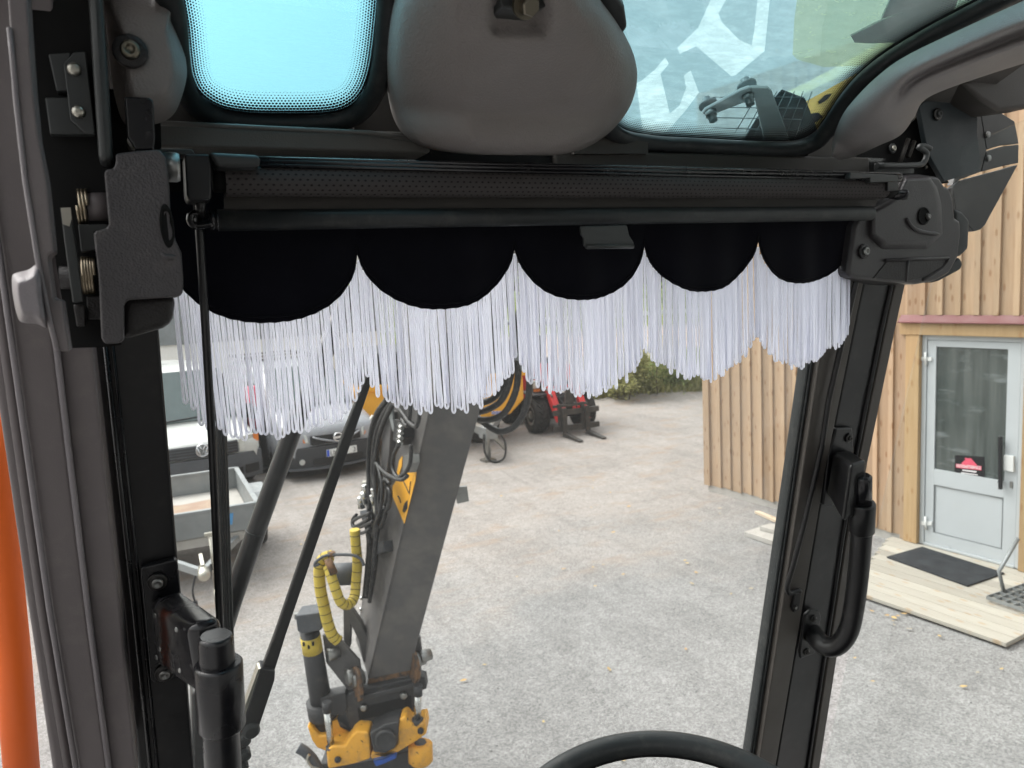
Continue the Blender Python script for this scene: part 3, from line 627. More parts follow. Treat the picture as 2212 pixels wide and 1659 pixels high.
hs_ = [(250, 331), (300, 325), (345, 322), (358, 340), (366, 400), (369, 480), (380, 520), (392, 545), (396, 600), (396, 632), (388, 641), (275, 648), (268, 660), (268, 735), (258, 742), (226, 743), (219, 730), (213, 600), (202, 507), (206, 498), (230, 493), (235, 484), (225, 372), (230, 366), (247, 362), (250, 350)]
build('housing', MB().prism(px_poly(hs_, lambda x, y: P(x, y, 0.575)), (0, 0.06, 0)), M['latch'], ll, 0.0065, 4)
build('lower_cap', MB().prism(px_poly([(262, 640), (380, 636), (374, 696), (352, 709), (262, 736)], lambda x, y: P(x, y, 0.592)), (0, 0.05, 0)), M['latch_dark'], ll, 0.006, 3)
# moulded ridge and finger hole on the housing
build('housing_ridge', MB().tube(smooth([P(352, 345, 0.580), P(356, 420, 0.577), P(352, 500, 0.577), P(345, 540, 0.578), P(362, 556, 0.575), P(385, 552, 0.578)], 5), [0.0008] + [0.0022] * 24 + [0.0006], 8), M['latch'], ll)
build('finger_hole', MB().lathe(P(361, 488, 0.5752), Vector((0.15, -1, 0)), [(0, 0.0085), (0.0012, 0.0080), (0.0012, 0.0060), (0.0003, 0.0055)], 24).xf(Matrix.Translation(P(361, 488, 0.575)) @ Matrix.Diagonal((0.55, 1, 1.75, 1)) @ Matrix.Translation(-P(361, 488, 0.575))), M['matt_black'], ll)
build('cavity_plate', MB().prism(px_poly([(205, 190), (345, 200), (352, 420), (205, 420)], lambda x, y: P(x, y, 0.665)), (0, 0.008, 0)), M['matt_black'], ll)
# dark cavity between cover and housing, with the mechanism
build('mechanism_plate', MB().prism(px_poly([(58, -40), (215, -40), (250, 340), (245, 500), (262, 745), (225, 750), (150, 752), (95, 400), (76, 250)], lambda x, y: P(x, y, 0.603)), (0, 0.01, 0)), M['matt_black'], ll)
build('guide_rail', MB().prism(px_poly([(188, -40), (219, -40), (232, 150), (244, 348), (213, 348), (200, 150)], lambda x, y: P(x, y, 0.578)), (0, 0.03, 0)), M['bracket'], ll, 0.004, 3)
build('back_plate', MB().prism(px_poly([(104, 116), (152, 112), (160, 195), (122, 196)], lambda x, y: P(x, y, 0.593)), (0, 0.012, 0)), M['bracket'], ll, 0.001)
build('back_plate', MB().prism(px_poly([(97, 210), (175, 210), (205, 291), (108, 290)], lambda x, y: P(x, y, 0.596)), (0, 0.014, 0)), M['bracket'], ll, 0.001)
build('rivet_plate', MB().prism(px_poly([(137, 136), (160, 112), (185, 110), (206, 291), (184, 288), (152, 258)], lambda x, y: P(x, y, 0.588)), (0, 0.004, 0)), M['bracket'], ll, 0.0008)
for a, b in ((160, 150), (170, 242)): build('rivet', MB().lathe(P(a, b, 0.588), BACK, [(0, 0.0042), (0.002, 0.0040), (0.0032, 0.003), (0.0036, 0.0012)], 18), M['zinc'], ll)
build('rail_hook', MB().prism(px_poly([(268, 208), (322, 210), (331, 216), (336, 300), (332, 324), (292, 324), (274, 296)], lambda x, y: P(x, y, 0.590)), (0, 0.04, 0)), M['black_gloss'], ll, 0.004, 3)
build('lever', MB().prism(px_poly([(130, 450), (151, 449), (166, 540), (180, 651), (157, 654), (142, 545)], lambda x, y: P(x, y, 0.583)), (0, 0.006, 0)), M['bracket'], ll, 0.001)
build('lever_tip', MB().prism(px_poly([(131, 449), (152, 448), (155, 472), (150, 489), (136, 484)], lambda x, y: P(x, y, 0.5825)), (0, 0.003, 0)), M['zinc'], ll)
build('lever_foot', MB().prism(px_poly([(158, 657), (184, 660), (185, 705), (166, 706)], lambda x, y: P(x, y, 0.590)), (0, 0.01, 0)), M['latch_dark'], ll, 0.001)
def coil(cx0, cx1, y0, y1, n, Y, r):
    a = P(cx0, (y0 + y1) / 2, Y); b = P(cx1, (y0 + y1) / 2, Y); rad = (P(cx0, y0, Y) - P(cx0, y1, Y)).length / 2
    ax = (b - a); u = Vector((0, -1, 0)); v = ax.normalized().cross(u); pts = []
    for i in range(n * 16 + 1):
        t = i / (n * 16); an = 2 * math.pi * n * t; pts.append(a + ax * t + (u * math.cos(an) * 0.8 + v * math.sin(an)) * rad)
    return MB().tube(pts, r, 6)
build('spring', coil(168, 190, 410, 484, 3, 0.604, 0.0011), M['spring'], ll)
build('spring', coil(176, 205, 557, 634, 5, 0.604, 0.0012), M['spring'], ll)
build('spring_boss', MB().cyl(P(190, 448, 0.606), P(236, 448, 0.606), 0.010), M['pillar'], ll)
build('spring_boss', MB().cyl(P(130, 600, 0.606), P(214, 600, 0.606), 0.0085), M['latch_dark'], ll)
build('latch_block', MB().prism(px_poly([(168, 484), (232, 484), (236, 498), (205, 500), (210, 540), (175, 545)], lambda x, y: P(x, y, 0.596)), (0, 0.02, 0)), M['bracket'], ll, 0.001)
build('latch_block', MB().prism(px_poly([(186, 640), (222, 640), (228, 690), (190, 690)], lambda x, y: P(x, y, 0.598)), (0, 0.02, 0)), M['latch_dark'], ll, 0.001)
a = P(352, 360, 0.62); b = P(388, 362, 0.62); build('knurled_knob', MB().lathe(a, b - a, [(0, 0.0105), ((b - a).length * 0.8, 0.0105), ((b - a).length, 0.0095)], 30), M['steel'], ll)

# ---- right window latch
def RZ(zx, zy): return (1755.5 + zx * 0.2063, 301.7 + zy * 0.2063)
rl = thing('window_latch', 'smooth dark latch housing with a recessed screw on the right post', 'latch', P(1960, 470, 0.72))
hz = [(960, 400), (1000, 355), (1150, 358), (1330, 385), (1390, 480), (1440, 500), (1480, 620), (1500, 820), (1555, 842), (1560, 1000), (1530, 1240), (1440, 1400), (1300, 1480), (1100, 1515), (980, 1502), (480, 1460), (385, 1430), (372, 1370), (440, 900), (500, 800), (620, 690), (760, 590), (880, 565), (935, 480)]
hzp = [RZ(a, b) for a, b in hz]
build('housing', MB().prism(px_poly(hzp, lambda x, y: P(x, y, 0.705)), (0, 0.07, 0)), M['latch_r'], rl, 0.012, 4)
# faceted front shoulder, lower pocket, screw well and the moulded crescent
build('housing_shoulder', MB().prism(px_poly([RZ(*q) for q in ((985, 410), (1190, 400), (1260, 520), (1290, 700), (1300, 960), (1180, 1080), (760, 1080), (640, 1000), (640, 760), (880, 620))], lambda x, y: P(x, y, 0.697)), px_poly([RZ(*q) for q in ((940, 370), (1230, 370), (1330, 500), (1380, 700), (1390, 1000), (1200, 1180), (700, 1180), (560, 1020), (560, 740), (860, 580))], lambda x, y: P(x, y, 0.709))), M['latch_r'], rl, 0.004, 3)
build('housing_pocket', MB().prism(px_poly([RZ(*q) for q in ((780, 1275), (1400, 1250), (1360, 1330), (1180, 1440), (980, 1480), (640, 1450))], lambda x, y: P(x, y, 0.7035)), (0, 0.006, 0)), M['latch_dark'], rl, 0.001)
build('pocket_rib', MB().tube([P(*RZ(760, 1262), 0.703), P(*RZ(1420, 1240), 0.703), P(*RZ(1350, 1350), 0.704), P(*RZ(1150, 1470), 0.705)], 0.0022, 8), M['latch_r'], rl)
build('pocket_rib', MB().tube([P(*RZ(1000, 1260), 0.703), P(*RZ(975, 1490), 0.704)], 0.0018, 8), M['latch_r'], rl)
c = P(*RZ(1160, 800), 0.6965); build('screw_well', MB().lathe(c, BACK, [(0, 0.0115), (0.0012, 0.0115), (0.0014, 0.0095), (0.0006, 0.0090)], 28), M['matt_black'], rl)
c = P(*RZ(1205, 805), 0.6952); h1, h2 = MB(), MB(); screw(h1, h2, c, BACK, 0.0048); build('well_screw', h1, M['bolt_dark'], rl); build('well_screw', h2, M['steel'], rl)
build('crescent_rib', MB().tube(smooth([P(*RZ(a, b), 0.696) for a, b in ((985, 820), (1020, 890), (1090, 945), (1200, 975), (1325, 990))], 5), [0.0008] + [0.0026] * 18 + [0.002, 0.0008], 8), M['latch_r'], rl)
h1, h2 = MB(), MB(); screw(h1, h2, P(*RZ(530, 1170), 0.7045), BACK, 0.0095); build('face_screw', h1, M['latch_dark'], rl); build('face_screw', h2, M['steel'], rl)
build('stop_pad', MB().prism(px_poly([RZ(*q) for q in ((1490, 715), (1580, 750), (1655, 840), (1640, 1150), (1560, 1220), (1480, 1240))], lambda x, y: P(x, y, 0.735)), (0, 0.04, 0)), M['rubber'], rl, 0.006, 3)
build('stop_pad', MB().prism(px_poly([RZ(*q) for q in ((1500, 1260), (1545, 1230), (1578, 1300), (1555, 1360), (1330, 1480), (1250, 1500))], lambda x, y: P(x, y, 0.74)), (0, 0.04, 0)), M['rubber'], rl, 0.006, 3)
a = P(*RZ(890, 580), 0.69); ax = Vector((0.75, -0.6, 0.0)); build('end_plug', MB().lathe(a, ax, [(-0.01, 0.004), (0.0, 0.0065), (0.010, 0.0065), (0.012, 0.0055)], 20), M['black_gloss'], rl)

# ---- steel plates and pipework beside the right post
pr = thing('hinge_plate', 'dark steel hinge plate with two bolts below the right roof padding', 'plate', P(2060, 300, 0.76))
build('plate', MB().prism(px_poly([(1986, 229), (2003, 215), (2117, 186), (2137, 186), (2150, 206), (2137, 233), (2118, 240), (2112, 250), (2112, 289), (2120, 353), (2115, 370), (2040, 392), (2005, 330)], lambda x, y: P(x, y, 0.74)), (0, 0.008, 0)), M['teal'], pr, 0.0012)
for a, b, r in ((2024, 247, 0.0085), (2118, 210, 0.0095)):
    h1, h2 = MB(), MB(); screw(h1, h2, P(a, b, 0.7385), BACK, r); build('plate_bolt', h1, M['bolt_dark'], pr); build('plate_bolt', h2, M['bracket'], pr)
op = thing('slotted_bracket', 'black sheet bracket with two slots hanging at the upper right edge', 'bracket', P(2130, 400, 0.80))
# built as a frame round its two slots
out = [(2120, 248), (2150, 236), (2192, 262), (2201, 310), (2199, 352), (2128, 486), (2118, 496), (2104, 500), (2065, 452), (2058, 405)]
mb = MB()
for q in ([(2120, 248), (2150, 236), (2192, 262), (2201, 310), (2166, 313), (2132, 323)], [(2132, 327), (2168, 316), (2201, 312), (2200, 352), (2173, 357), (2120, 371)], [(2076, 390), (2173, 364), (2199, 356), (2128, 486), (2118, 496), (2104, 500), (2065, 452), (2058, 405)], [(2105, 250), (2119, 248), (2131, 324), (2119, 371), (2076, 387), (2058, 400)]):
    mb.prism(px_poly(q, lambda x, y: P(x, y, 0.775)), (0, 0.01, 0))
build('plate', mb, M['black'], op, 0.001)
for a, b in ((2132, 291), (2134, 342)): build('rivet', MB().lathe(P(a, b, 0.7745), BACK, [(0, 0.005), (0.003, 0.0045), (0.004, 0.002)], 16), M['steel'], op)
bk = thing('blind_hook', 'bent dark steel hook behind the right end of the blind', 'hook', P(1980, 380, 0.73))
build('hook', MB().tube(smooth([P(a, b, 0.715) for a, b in ((2010, 322), (1998, 316), (1985, 318), (1984, 330), (1994, 345), (2003, 338), (2004, 325))][:3] + [P(a, b, 0.715) for a, b in ((2001, 330), (1996, 350), (1978, 357), (1895, 358))], 4), 0.0038, 8), M['bracket'], bk)
build('tab', MB().prism(px_poly([(1893, 353), (1975, 356), (1975, 375), (1893, 378)], lambda x, y: P(x, y, 0.725)), (0, 0.004, 0)), M['bracket'], bk, 0.001)
build('dark_socket', MB().prism(px_poly([(1850, 330), (1990, 250), (2010, 330), (2050, 395), (2010, 400), (1960, 372), (1850, 372)], lambda x, y: P(x, y, 0.76)), (0, 0.02, 0)), M['matt_black'], bk)
for a, b, r in ((1927, 321, 0.0068), (2000, 361, 0.003)):
    h1, h2 = MB(), MB(); screw(h1, h2, P(a, b, 0.757), BACK, r); build('socket_screw', h1, M['bracket'], bk); build('socket_screw', h2, M['zinc'], bk)
for x0, y0, x1, y1 in ((1962, 300, 1944, 352), (1975, 305, 1962, 340)): build('pipe', MB().tube([P(x0, y0, 0.752), P(x1, y1, 0.752)], 0.003, 8), M['trim_dark'], bk)
# ================================================================== front window: frame, glass, right post
YS2 = [380, 700, 1000, 1350, 1700]
R0 = [(1773, 610), (1725, 933), (1621, 1633)]
R1 = [(1793, 610), (1744, 933), (1639, 1633)]
R2 = [(1866, 610), (1798, 933), (1680, 1633)]
R3_ = [(1934, 610), (1863, 933), (1752, 1659)]
R4 = [(1957, 610), (1885, 933), (1771, 1659)]
fw = thing('front_window', 'black framed front window of the cab with clear dusty glass', 'window', (0.45, 0.8, 2.0))
bl = MB(); strip(sh(RE, 2), BE, -0.055, 0.06, [600, 714, 1317, 1700], bl); build('frame_side', bl, M['black'], fw, 0.003)
for d_, r in ((28, 0.0022), (44, 0.0016)): build('frame_groove', edge_tube(sh(RE, d_), -0.056, r, [700, 1317, 1700]), M['black_gloss'], fw)
build('frame_seal', strip(R0, R1, 0.0, 0.02, YS2), M['rubber'], fw, 0.003)
build('seal_lip', edge_tube(sh(R0, 6), -0.001, 0.0022, YS2), M['rubber'], fw)
build('frame_side', strip(sh(R1, 3), R2, -0.012, 0.03, YS2), M['frame_brown'], fw, 0.002)
build('frame_side', strip(sh(R2, 0), R3_, -0.002, 0.05, YS2), M['black'], fw, 0.004)
build('frame_groove', edge_tube(sh(R3_, -8), -0.003, 0.0035, YS2), M['black'], fw)
build('frame_side', strip(sh(R3_, 2), R4, -0.006, 0.04, YS2), M['frame_brown'], fw, 0.002)
pane = MB(); zt, zb = 3.0, 1.5
gy = lambda z: 0.767 + (2.83 - z) * 0.186
pane.prism([(0.0, gy(zt) + 0.004, zt), (0.93, gy(zt) + 0.004, zt), (0.93, gy(zb) + 0.004, zb), (0.0, gy(zb) + 0.004, zb)], WN * 0.005)
build('pane', pane, M['windscreen'], fw)

# thin guide rods of the blind
gr = thing('guide_rod', 'thin black blind rod near the left grab handle', 'rod', P(440, 700, 0.70), 'blind guide rods')
build('rod', MB().tube([P(426, 440, 0.695), P(431, 500, 0.695), P(441, 658, 0.700), P(458, 950, 0.72), P(474, 1317, 0.76), P(492, 1690, 0.80)], 0.0036, 10), M['black'], gr)
gr = thing('guide_rod', 'thin black blind rod with a hooked foot on the right post', 'rod', W(1760, 900, -0.02), 'blind guide rods')
pts = [W(a, b, -0.022) for a, b in ((1888, 440), (1866, 540), (1845, 625), (1790, 866), (1776, 960), (1740, 1120), (1714, 1220), (1701, 1262))]
build('rod', MB().tube(pts + smooth([W(a, b, -0.022) for a, b in ((1700, 1272), (1706, 1282), (1722, 1276), (1728, 1278))], 3), 0.0040, 8), M['black'], gr)
build('foot', MB().prism([W(a, b, -0.018) for a, b in ((1720, 1278), (1732, 1276), (1727, 1318), (1716, 1324), (1712, 1314))], WN * 0.006), M['black'], gr, 0.001)
h1, h2 = MB(), MB(); screw(h1, h2, W(1718, 1313, -0.0185), -WN, 0.0038); build('foot_screw', h1, M['bolt_dark'], gr); build('foot_screw', h2, M['steel'], gr)

# ---- grab handles
gh = thing('grab_handle', 'glossy black grab handle bolted to the left window frame, larger and nearer', 'handle', W(400, 1350, -0.08))
build('mounting_plate', MB().prism([W(a, b, -0.064) for a, b in ((304, 1232), (310, 1226), (378, 1209), (384, 1214), (392, 1290), (408, 1462), (332, 1476), (326, 1468))], WN * 0.008), M['black_gloss'], gh, 0.003, 3)
for a, b in ((340, 1256), (355, 1453)):
    h1, h2 = MB(), MB(); screw(h1, h2, W(a, b, -0.065), -WN, 0.0082); build('mounting_bolt', h1, M['bolt_dark'], gh); build('mounting_bolt', h2, M['steel'], gh)
A = [W(a, b, -0.066) for a, b in ((324, 1295), (394, 1272), (404, 1445), (334, 1435))]
Bq = [P(a, b, 0.598) for a, b in ((404, 1352), (478, 1330), (500, 1500), (430, 1506))]
build('bracket_arm', MB().prism(Bq, A), M['black_gloss'], gh, 0.008, 4)
for a, b, t in ((342, 1328, .18), (389, 1358, .75), (352, 1400, .4), (345, 1418, .3), (396, 1446, .75)):
    p = W(a, b, -0.066).lerp(P(a, b, 0.585), t); build('rivet_dimple', MB().lathe(p + Vector((-0.0026, -0.0006, 0)), Vector((-1, -0.6, 0.1)), [(0, 0.0022), (0.0006, 0.0018), (0.0008, 0.001)], 12), M['steel'], gh)
tp = P(466, 1372, 0.585); bt = P(487, 1750, 0.60); dr = (bt - tp).normalized()
build('collar', MB().lathe(P(472, 1430, 0.586), dr, [(0, 0.0155), (0.002, 0.0172), (0.052, 0.0172), (0.054, 0.0158)], 32), M['black_gloss'], gh)
build('tube', MB().lathe(tp, dr, [(0.0, 0.0105), (0.0015, 0.0118), (0.004, 0.0126), (0.26, 0.0146)], 32), M['black_gloss'], gh)

gh = thing('grab_handle', 'satin black grab handle curving back to the right post, smaller and farther', 'handle', W(1820, 1200, -0.06))
build('mounting_plate', MB().prism([W(a, b, -0.012) for a, b in ((1807, 926), (1842, 924), (1846, 975), (1800, 1095), (1778, 1092), (1790, 985))], WN * 0.01), M['black'], gh, 0.003)
h1, h2 = MB(), MB(); screw(h1, h2, W(1833, 946, -0.013), -WN, 0.0068); build('mounting_bolt', h1, M['bolt_dark'], gh); build('mounting_bolt', h2, M['bolt_dark'], gh)
A = [W(a, b, -0.013) for a, b in ((1799, 975), (1838, 972), (1822, 1085), (1784, 1062))]
Bq = [W(a, b, -0.075) for a, b in ((1838, 1005), (1872, 992), (1870, 1110), (1820, 1130))]
build('bracket_arm', MB().prism(Bq, A), M['black'], gh, 0.006, 3)
c0 = W(1865, 1026, -0.075); c1 = W(1861, 1160, -0.075)
build('cap', MB().lathe(c0, c1 - c0, [(0, 0.0085), (0.003, 0.0118), (0.05, 0.0130)], 28), M['black_gloss'], gh)
c0 = W(1864, 1085, -0.075); build('collar', MB().lathe(c0, c1 - c0, [(0, 0.0158), (0.003, 0.0175), (0.046, 0.0178), (0.048, 0.0165)], 28), M['black'], gh)
build('tube', MB().tube(smooth([W(a, b, o) for a, b, o in ((1862, 1140, -0.075), (1855, 1230, -0.075), (1845, 1310, -0.075), (1833, 1362, -0.074), (1812, 1392, -0.066), (1788, 1398, -0.052), (1768, 1384, -0.034), (1755, 1366, -0.012))], 5), 0.0148, 20), M['black'], gh)
build('foot_plate', MB().prism([W(a, b, -0.0145) for a, b in ((1740, 1330), (1752, 1318), (1770, 1320), (1774, 1332), (1760, 1412), (1730, 1424), (1728, 1410))], WN * 0.006), M['black'], gh, 0.002)
for a, b in ((1757, 1336), (1742, 1408)):
    h1, h2 = MB(), MB(); screw(h1, h2, W(a, b, -0.015), -WN, 0.0062); build('foot_bolt', h1, M['bolt_dark'], gh); build('foot_bolt', h2, M['bolt_dark'], gh)

# ---- orange pole outside the left post
og = thing('orange_pole', 'bright orange round handrail outside the left post', 'rail', D(40, 1659, 0.95))
build('rail', MB().tube([D(-52, 800, 0.78), D(-18, 1000, 0.80), D(4, 1207, 0.84), D(28, 1430, 0.88), D(50, 1700, 0.92)], 0.0185, 28), M['orange'], og)

# ---- steering wheel (rim, hub and spokes; only the top of the rim is in frame)
c = Vector((0.40, 0.365, 2.245)); tilt = Matrix.Rotation(R3(-38), 3, 'X')
sw = thing('steering_wheel', 'black steering wheel rim arching in at the bottom edge', 'wheel', c)
a_ = R3(20); rr = 0.185; SWN = Vector((-0.43 * math.sin(a_), -0.9 * math.sin(a_), math.cos(a_))).normalized(); u = Vector((0.9, -0.43, 0)).normalized(); v = SWN.cross(u)
SWC = D(1392, 1606, 0.85) - v * rr
build('rim', MB().tube([SWC + (u * math.cos(a) + v * math.sin(a)) * rr for a in [2 * math.pi * k / 96 for k in range(96)]], 0.0130, 18, True, True), M['rubber'], sw)
build('hub', MB().lathe(SWC - SWN * 0.03, SWN, [(0, 0.03), (0.02, 0.04), (0.03, 0.035)], 28), M['rubber'], sw)
for a in (0.3, 2.4, 4.5): build('spoke', MB().bar(SWC - SWN * 0.015, SWC + (u * math.cos(a) + v * math.sin(a)) * rr, 0.03, 0.01, SWN), M['rubber'], sw)
build('rim_seam', MB().tube([SWC + SWN * -0.004 + (u * math.cos(a) + v * math.sin(a)) * (rr - 0.0128) for a in [2 * math.pi * k / 96 for k in range(96)]], 0.0012, 6, True, True), M['matt_black'], sw)

# ---- wiper and mirror stay outside the glass
wp = thing('wiper', 'black windscreen wiper with an upright blade and slanting arm outside the glass', 'wiper', W(540, 1585, 0.04))
build('blade', MB().prism([W(a, b, 0.022) for a, b in ((463, 812), (488, 812), (492, 960), (499, 1180), (504, 1330), (508, 1420), (470, 1420), (466, 1180), (464, 960))], WN * 0.012), M['rubber'], wp, 0.002)
for d_ in (6, 14, 20): build('blade_rib', MB().tube([W(463 + d_, 815, 0.0215), W(466 + d_, 1000, 0.0215), W(474 + d_, 1330, 0.0215), W(478 + d_, 1418, 0.0215)], 0.0012, 6), M['black'], wp)
build('arm', MB().prism([W(a, b, 0.040) for a, b in ((794, 808), (808, 790), (812, 800), (767, 933), (618, 1372), (593, 1452), (566, 1446), (594, 1372), (744, 933))], WN * 0.008), M['black'], wp, 0.0015)
build('arm_head', MB().prism([W(a, b, 0.036) for a, b in ((563, 1444), (595, 1448), (594, 1470), (560, 1572), (545, 1594), (524, 1592), (518, 1580))], WN * 0.018), M['black'], wp, 0.002)
build('arm_spring', MB().prism([W(a, b, 0.037) for a, b in ((558, 1446), (563, 1444), (532, 1560), (516, 1582), (524, 1540))], WN * 0.012), M['zinc'], wp)
build('pivot', MB().lathe(W(543, 1580, 0.034), -WN, [(-0.02, 0.010), (0.0, 0.010), (0.004, 0.007)], 20), M['rubber'], wp)
build('pivot_base', MB().prism([W(a, b, 0.05) for a, b in ((414, 1500), (432, 1490), (440, 1560), (522, 1574), (534, 1600), (534, 1680), (414, 1690))], WN * 0.03), M['black'], wp, 0.004)
for a, b, r in ((528, 1600, 0.0075), (531, 1632, 0.0062), (528, 1655, 0.005)): build('base_nut', MB().lathe(W(a, b, 0.045), -WN, [(-0.01, r), (0.002, r), (0.004, r * 0.7)], 14), M['rubber'], wp)
ms = thing('mirror_stay', 'thick slanting black tube outside the glass beside the wiper arm', 'stay', W(560, 1200, 0.10))
build('tube', MB().tube([W(760, 620, 0.10), W(631, 933, 0.10), W(556, 1140, 0.10), W(500, 1300, 0.10), W(480, 1365, 0.10)], [0.0098, 0.0105, 0.0110, 0.0118, 0.0118], 20), M['black'], ms)
build('joint_ring', MB().tube([W(552, 1148, 0.10), W(551, 1151, 0.10)], 0.0116, 20), M['rubber'], ms)

# ================================================================== roller blind
rb = thing('roller_blind', 'rolled perforated dark sun blind with a lower bar across the front window', 'blind', P(1150, 420, 0.68))
def roll(name, a, b, r, mat, seg=28):
    a, b = Vector(a), Vector(b); ax = b - a; d_ = ax.normalized(); u_ = Vector((0, 0, 1)); v_ = d_.cross(u_); nseg = 12; vs = []; fs = []; uvs = []
    for i in range(nseg + 1):
        for k in range(seg + 1):
            an = 2 * math.pi * k / seg; vs.append(a + ax * (i / nseg) + (u_ * math.cos(an) + v_ * math.sin(an)) * r); uvs.append((ax.length * i / nseg, r * an))
    for i in range(nseg):
        for k in range(seg): fs.append((i * (seg + 1) + k, i * (seg + 1) + k + 1, (i + 1) * (seg + 1) + k + 1, (i + 1) * (seg + 1) + k))
    me = bpy.data.meshes.new(name); me.from_pydata([tuple(q) for q in vs], [], fs); ul = me.uv_layers.new(name='UVMap')
    for p in me.polygons:
        p.use_smooth = True
        for li in p.loop_indices: ul.data[li].uv = uvs[me.loops[li].vertex_index]
    me.materials.append(mat); o = bpy.data.objects.new(name, me); C.objects.link(o); adopt(o, rb); return o
roll('cloth_roll', P(484, 391, 0.68), P(1905, 409, 0.69), 0.0126, M['blind'])
build('roll_end', MB().cyl(P(460, 390, 0.68), P(486, 391, 0.68), 0.0095), M['matt_black'], rb)
build('roll_end', MB().cyl(P(1903, 409, 0.69), P(1925, 409, 0.69), 0.011), M['matt_black'], rb)
build('cloth_drop', MB().prism([P(484, 410, 0.690), P(1900, 424, 0.698), P(1890, 445, 0.70), P(484, 458, 0.69)], (0, 0.001, 0)), M['trim_dark'], rb)
build('lower_bar', MB().tube([P(470, 476, 0.688), P(1880, 461, 0.692)], 0.0089, 18), M['rubber'], rb)
build('bar_end', MB().lathe(P(452, 476, 0.688), Vector((1, 0, 0)), [(0, 0.0085), (0.002, 0.0092), (0.0032, 0.0092), (0.0036, 0.0075), (0.0048, 0.0075), (0.005, 0.0092), (0.0066, 0.0088)], 20), M['black_gloss'], rb)
build('bar_eye', MB().tube(smooth([P(a, b, 0.682) for a, b in ((458, 484), (425, 488), (412, 478), (414, 464), (430, 461), (440, 464))], 4), 0.0032, 8), M['black_gloss'], rb)
build('cassette_rail', MB().prism([P(560, 340, 0.672), P(1950, 374, 0.684), P(1950, 392, 0.684), P(560, 357, 0.672)], (0, 0.02, 0)), M['black_gloss'], rb, 0.001)
for dy, r in ((340, 0.0018), (347, 0.0022), (355, 0.0018)): build('rail_bead', MB().tube([P(560, dy + 2, 0.671), P(1945, dy + 35, 0.683)], r, 8), M['black_gloss'], rb)
build('end_bracket', MB().prism([P(a, b, 0.655) for a, b in ((398, 332), (452, 332), (457, 345), (458, 428), (452, 432), (408, 434), (402, 420))], (0, 0.03, 0)), M['black'], rb, 0.002)
build('bracket_tab', MB().prism([P(a, b, 0.660) for a, b in ((345, 320), (415, 322), (420, 330), (420, 336), (345, 333))], (0, 0.02, 0)), M['bracket'], rb, 0.001)
build('end_cap', MB().prism([P(a, b, 0.650) for a, b in ((450, 328), (560, 334), (564, 345), (562, 360), (470, 360), (462, 344))], (0, 0.026, 0)), M['bracket'], rb, 0.003)
build('bracket_pin', MB().cyl(P(432, 430, 0.675), P(434, 466, 0.684), 0.0042), M['black'], rb)
build('end_bracket', MB().prism([P(a, b, 0.672) for a, b in ((1838, 372), (1884, 374), (1940, 378), (1942, 392), (1880, 394), (1880, 384), (1836, 386))], (0, 0.02, 0)), M['bracket'], rb, 0.001)
build('end_bracket', MB().prism([P(a, b, 0.674) for a, b in ((1918, 392), (1940, 392), (1940, 412), (1918, 412))], (0, 0.012, 0)), M['black'], rb, 0.001)
build('pull_tab', MB().prism([P(a, b, 0.678) for a, b in ((1255, 488), (1355, 486), (1360, 508), (1370, 524), (1369, 537), (1270, 538), (1262, 530), (1262, 514), (1256, 506))], (0, 0.004, 0)), M['bracket'], rb, 0.0015)
build('tab_lip', MB().tube([P(1266, 533, 0.676), P(1368, 532, 0.676)], 0.0022, 8), M['bracket'], rb)

# ================================================================== valance with fringe
YV = 0.717
va = thing('fringed_valance', 'black velvet valance with five scallops and long white looped fringe', 'valance', P(1100, 600, YV))
X0, DX = 0.027, 0.1633
zc = [2.866, 2.8935, 2.8938, 2.8940, 2.8955, 2.9045]    # cusp heights
def scal(i, s):
    """height of the hem inside scallop i, s in 0..1"""
    base = zc[i] + (zc[i + 1] - zc[i]) * s
    if i == 0: base = lerp(2.893, zc[1], s)
    dep = [0.062, 0.0595, 0.0590, 0.0585, 0.0600][i]
    pp = (1 - abs(2 * s - 1) ** 2.3) ** 0.62
    if i == 0: pp = (1 - abs(2 * s - 1) ** 2.3) ** 0.55
    if i == 4: pp = (1 - abs(2 * s - 1) ** 2.6) ** 0.6
    return base - dep * pp
def wav(x): return 0.0035 * math.sin(x * 41) + 0.002 * math.sin(x * 97 + 1)
rnd = random.Random(5)
vr = []
NSC = 40
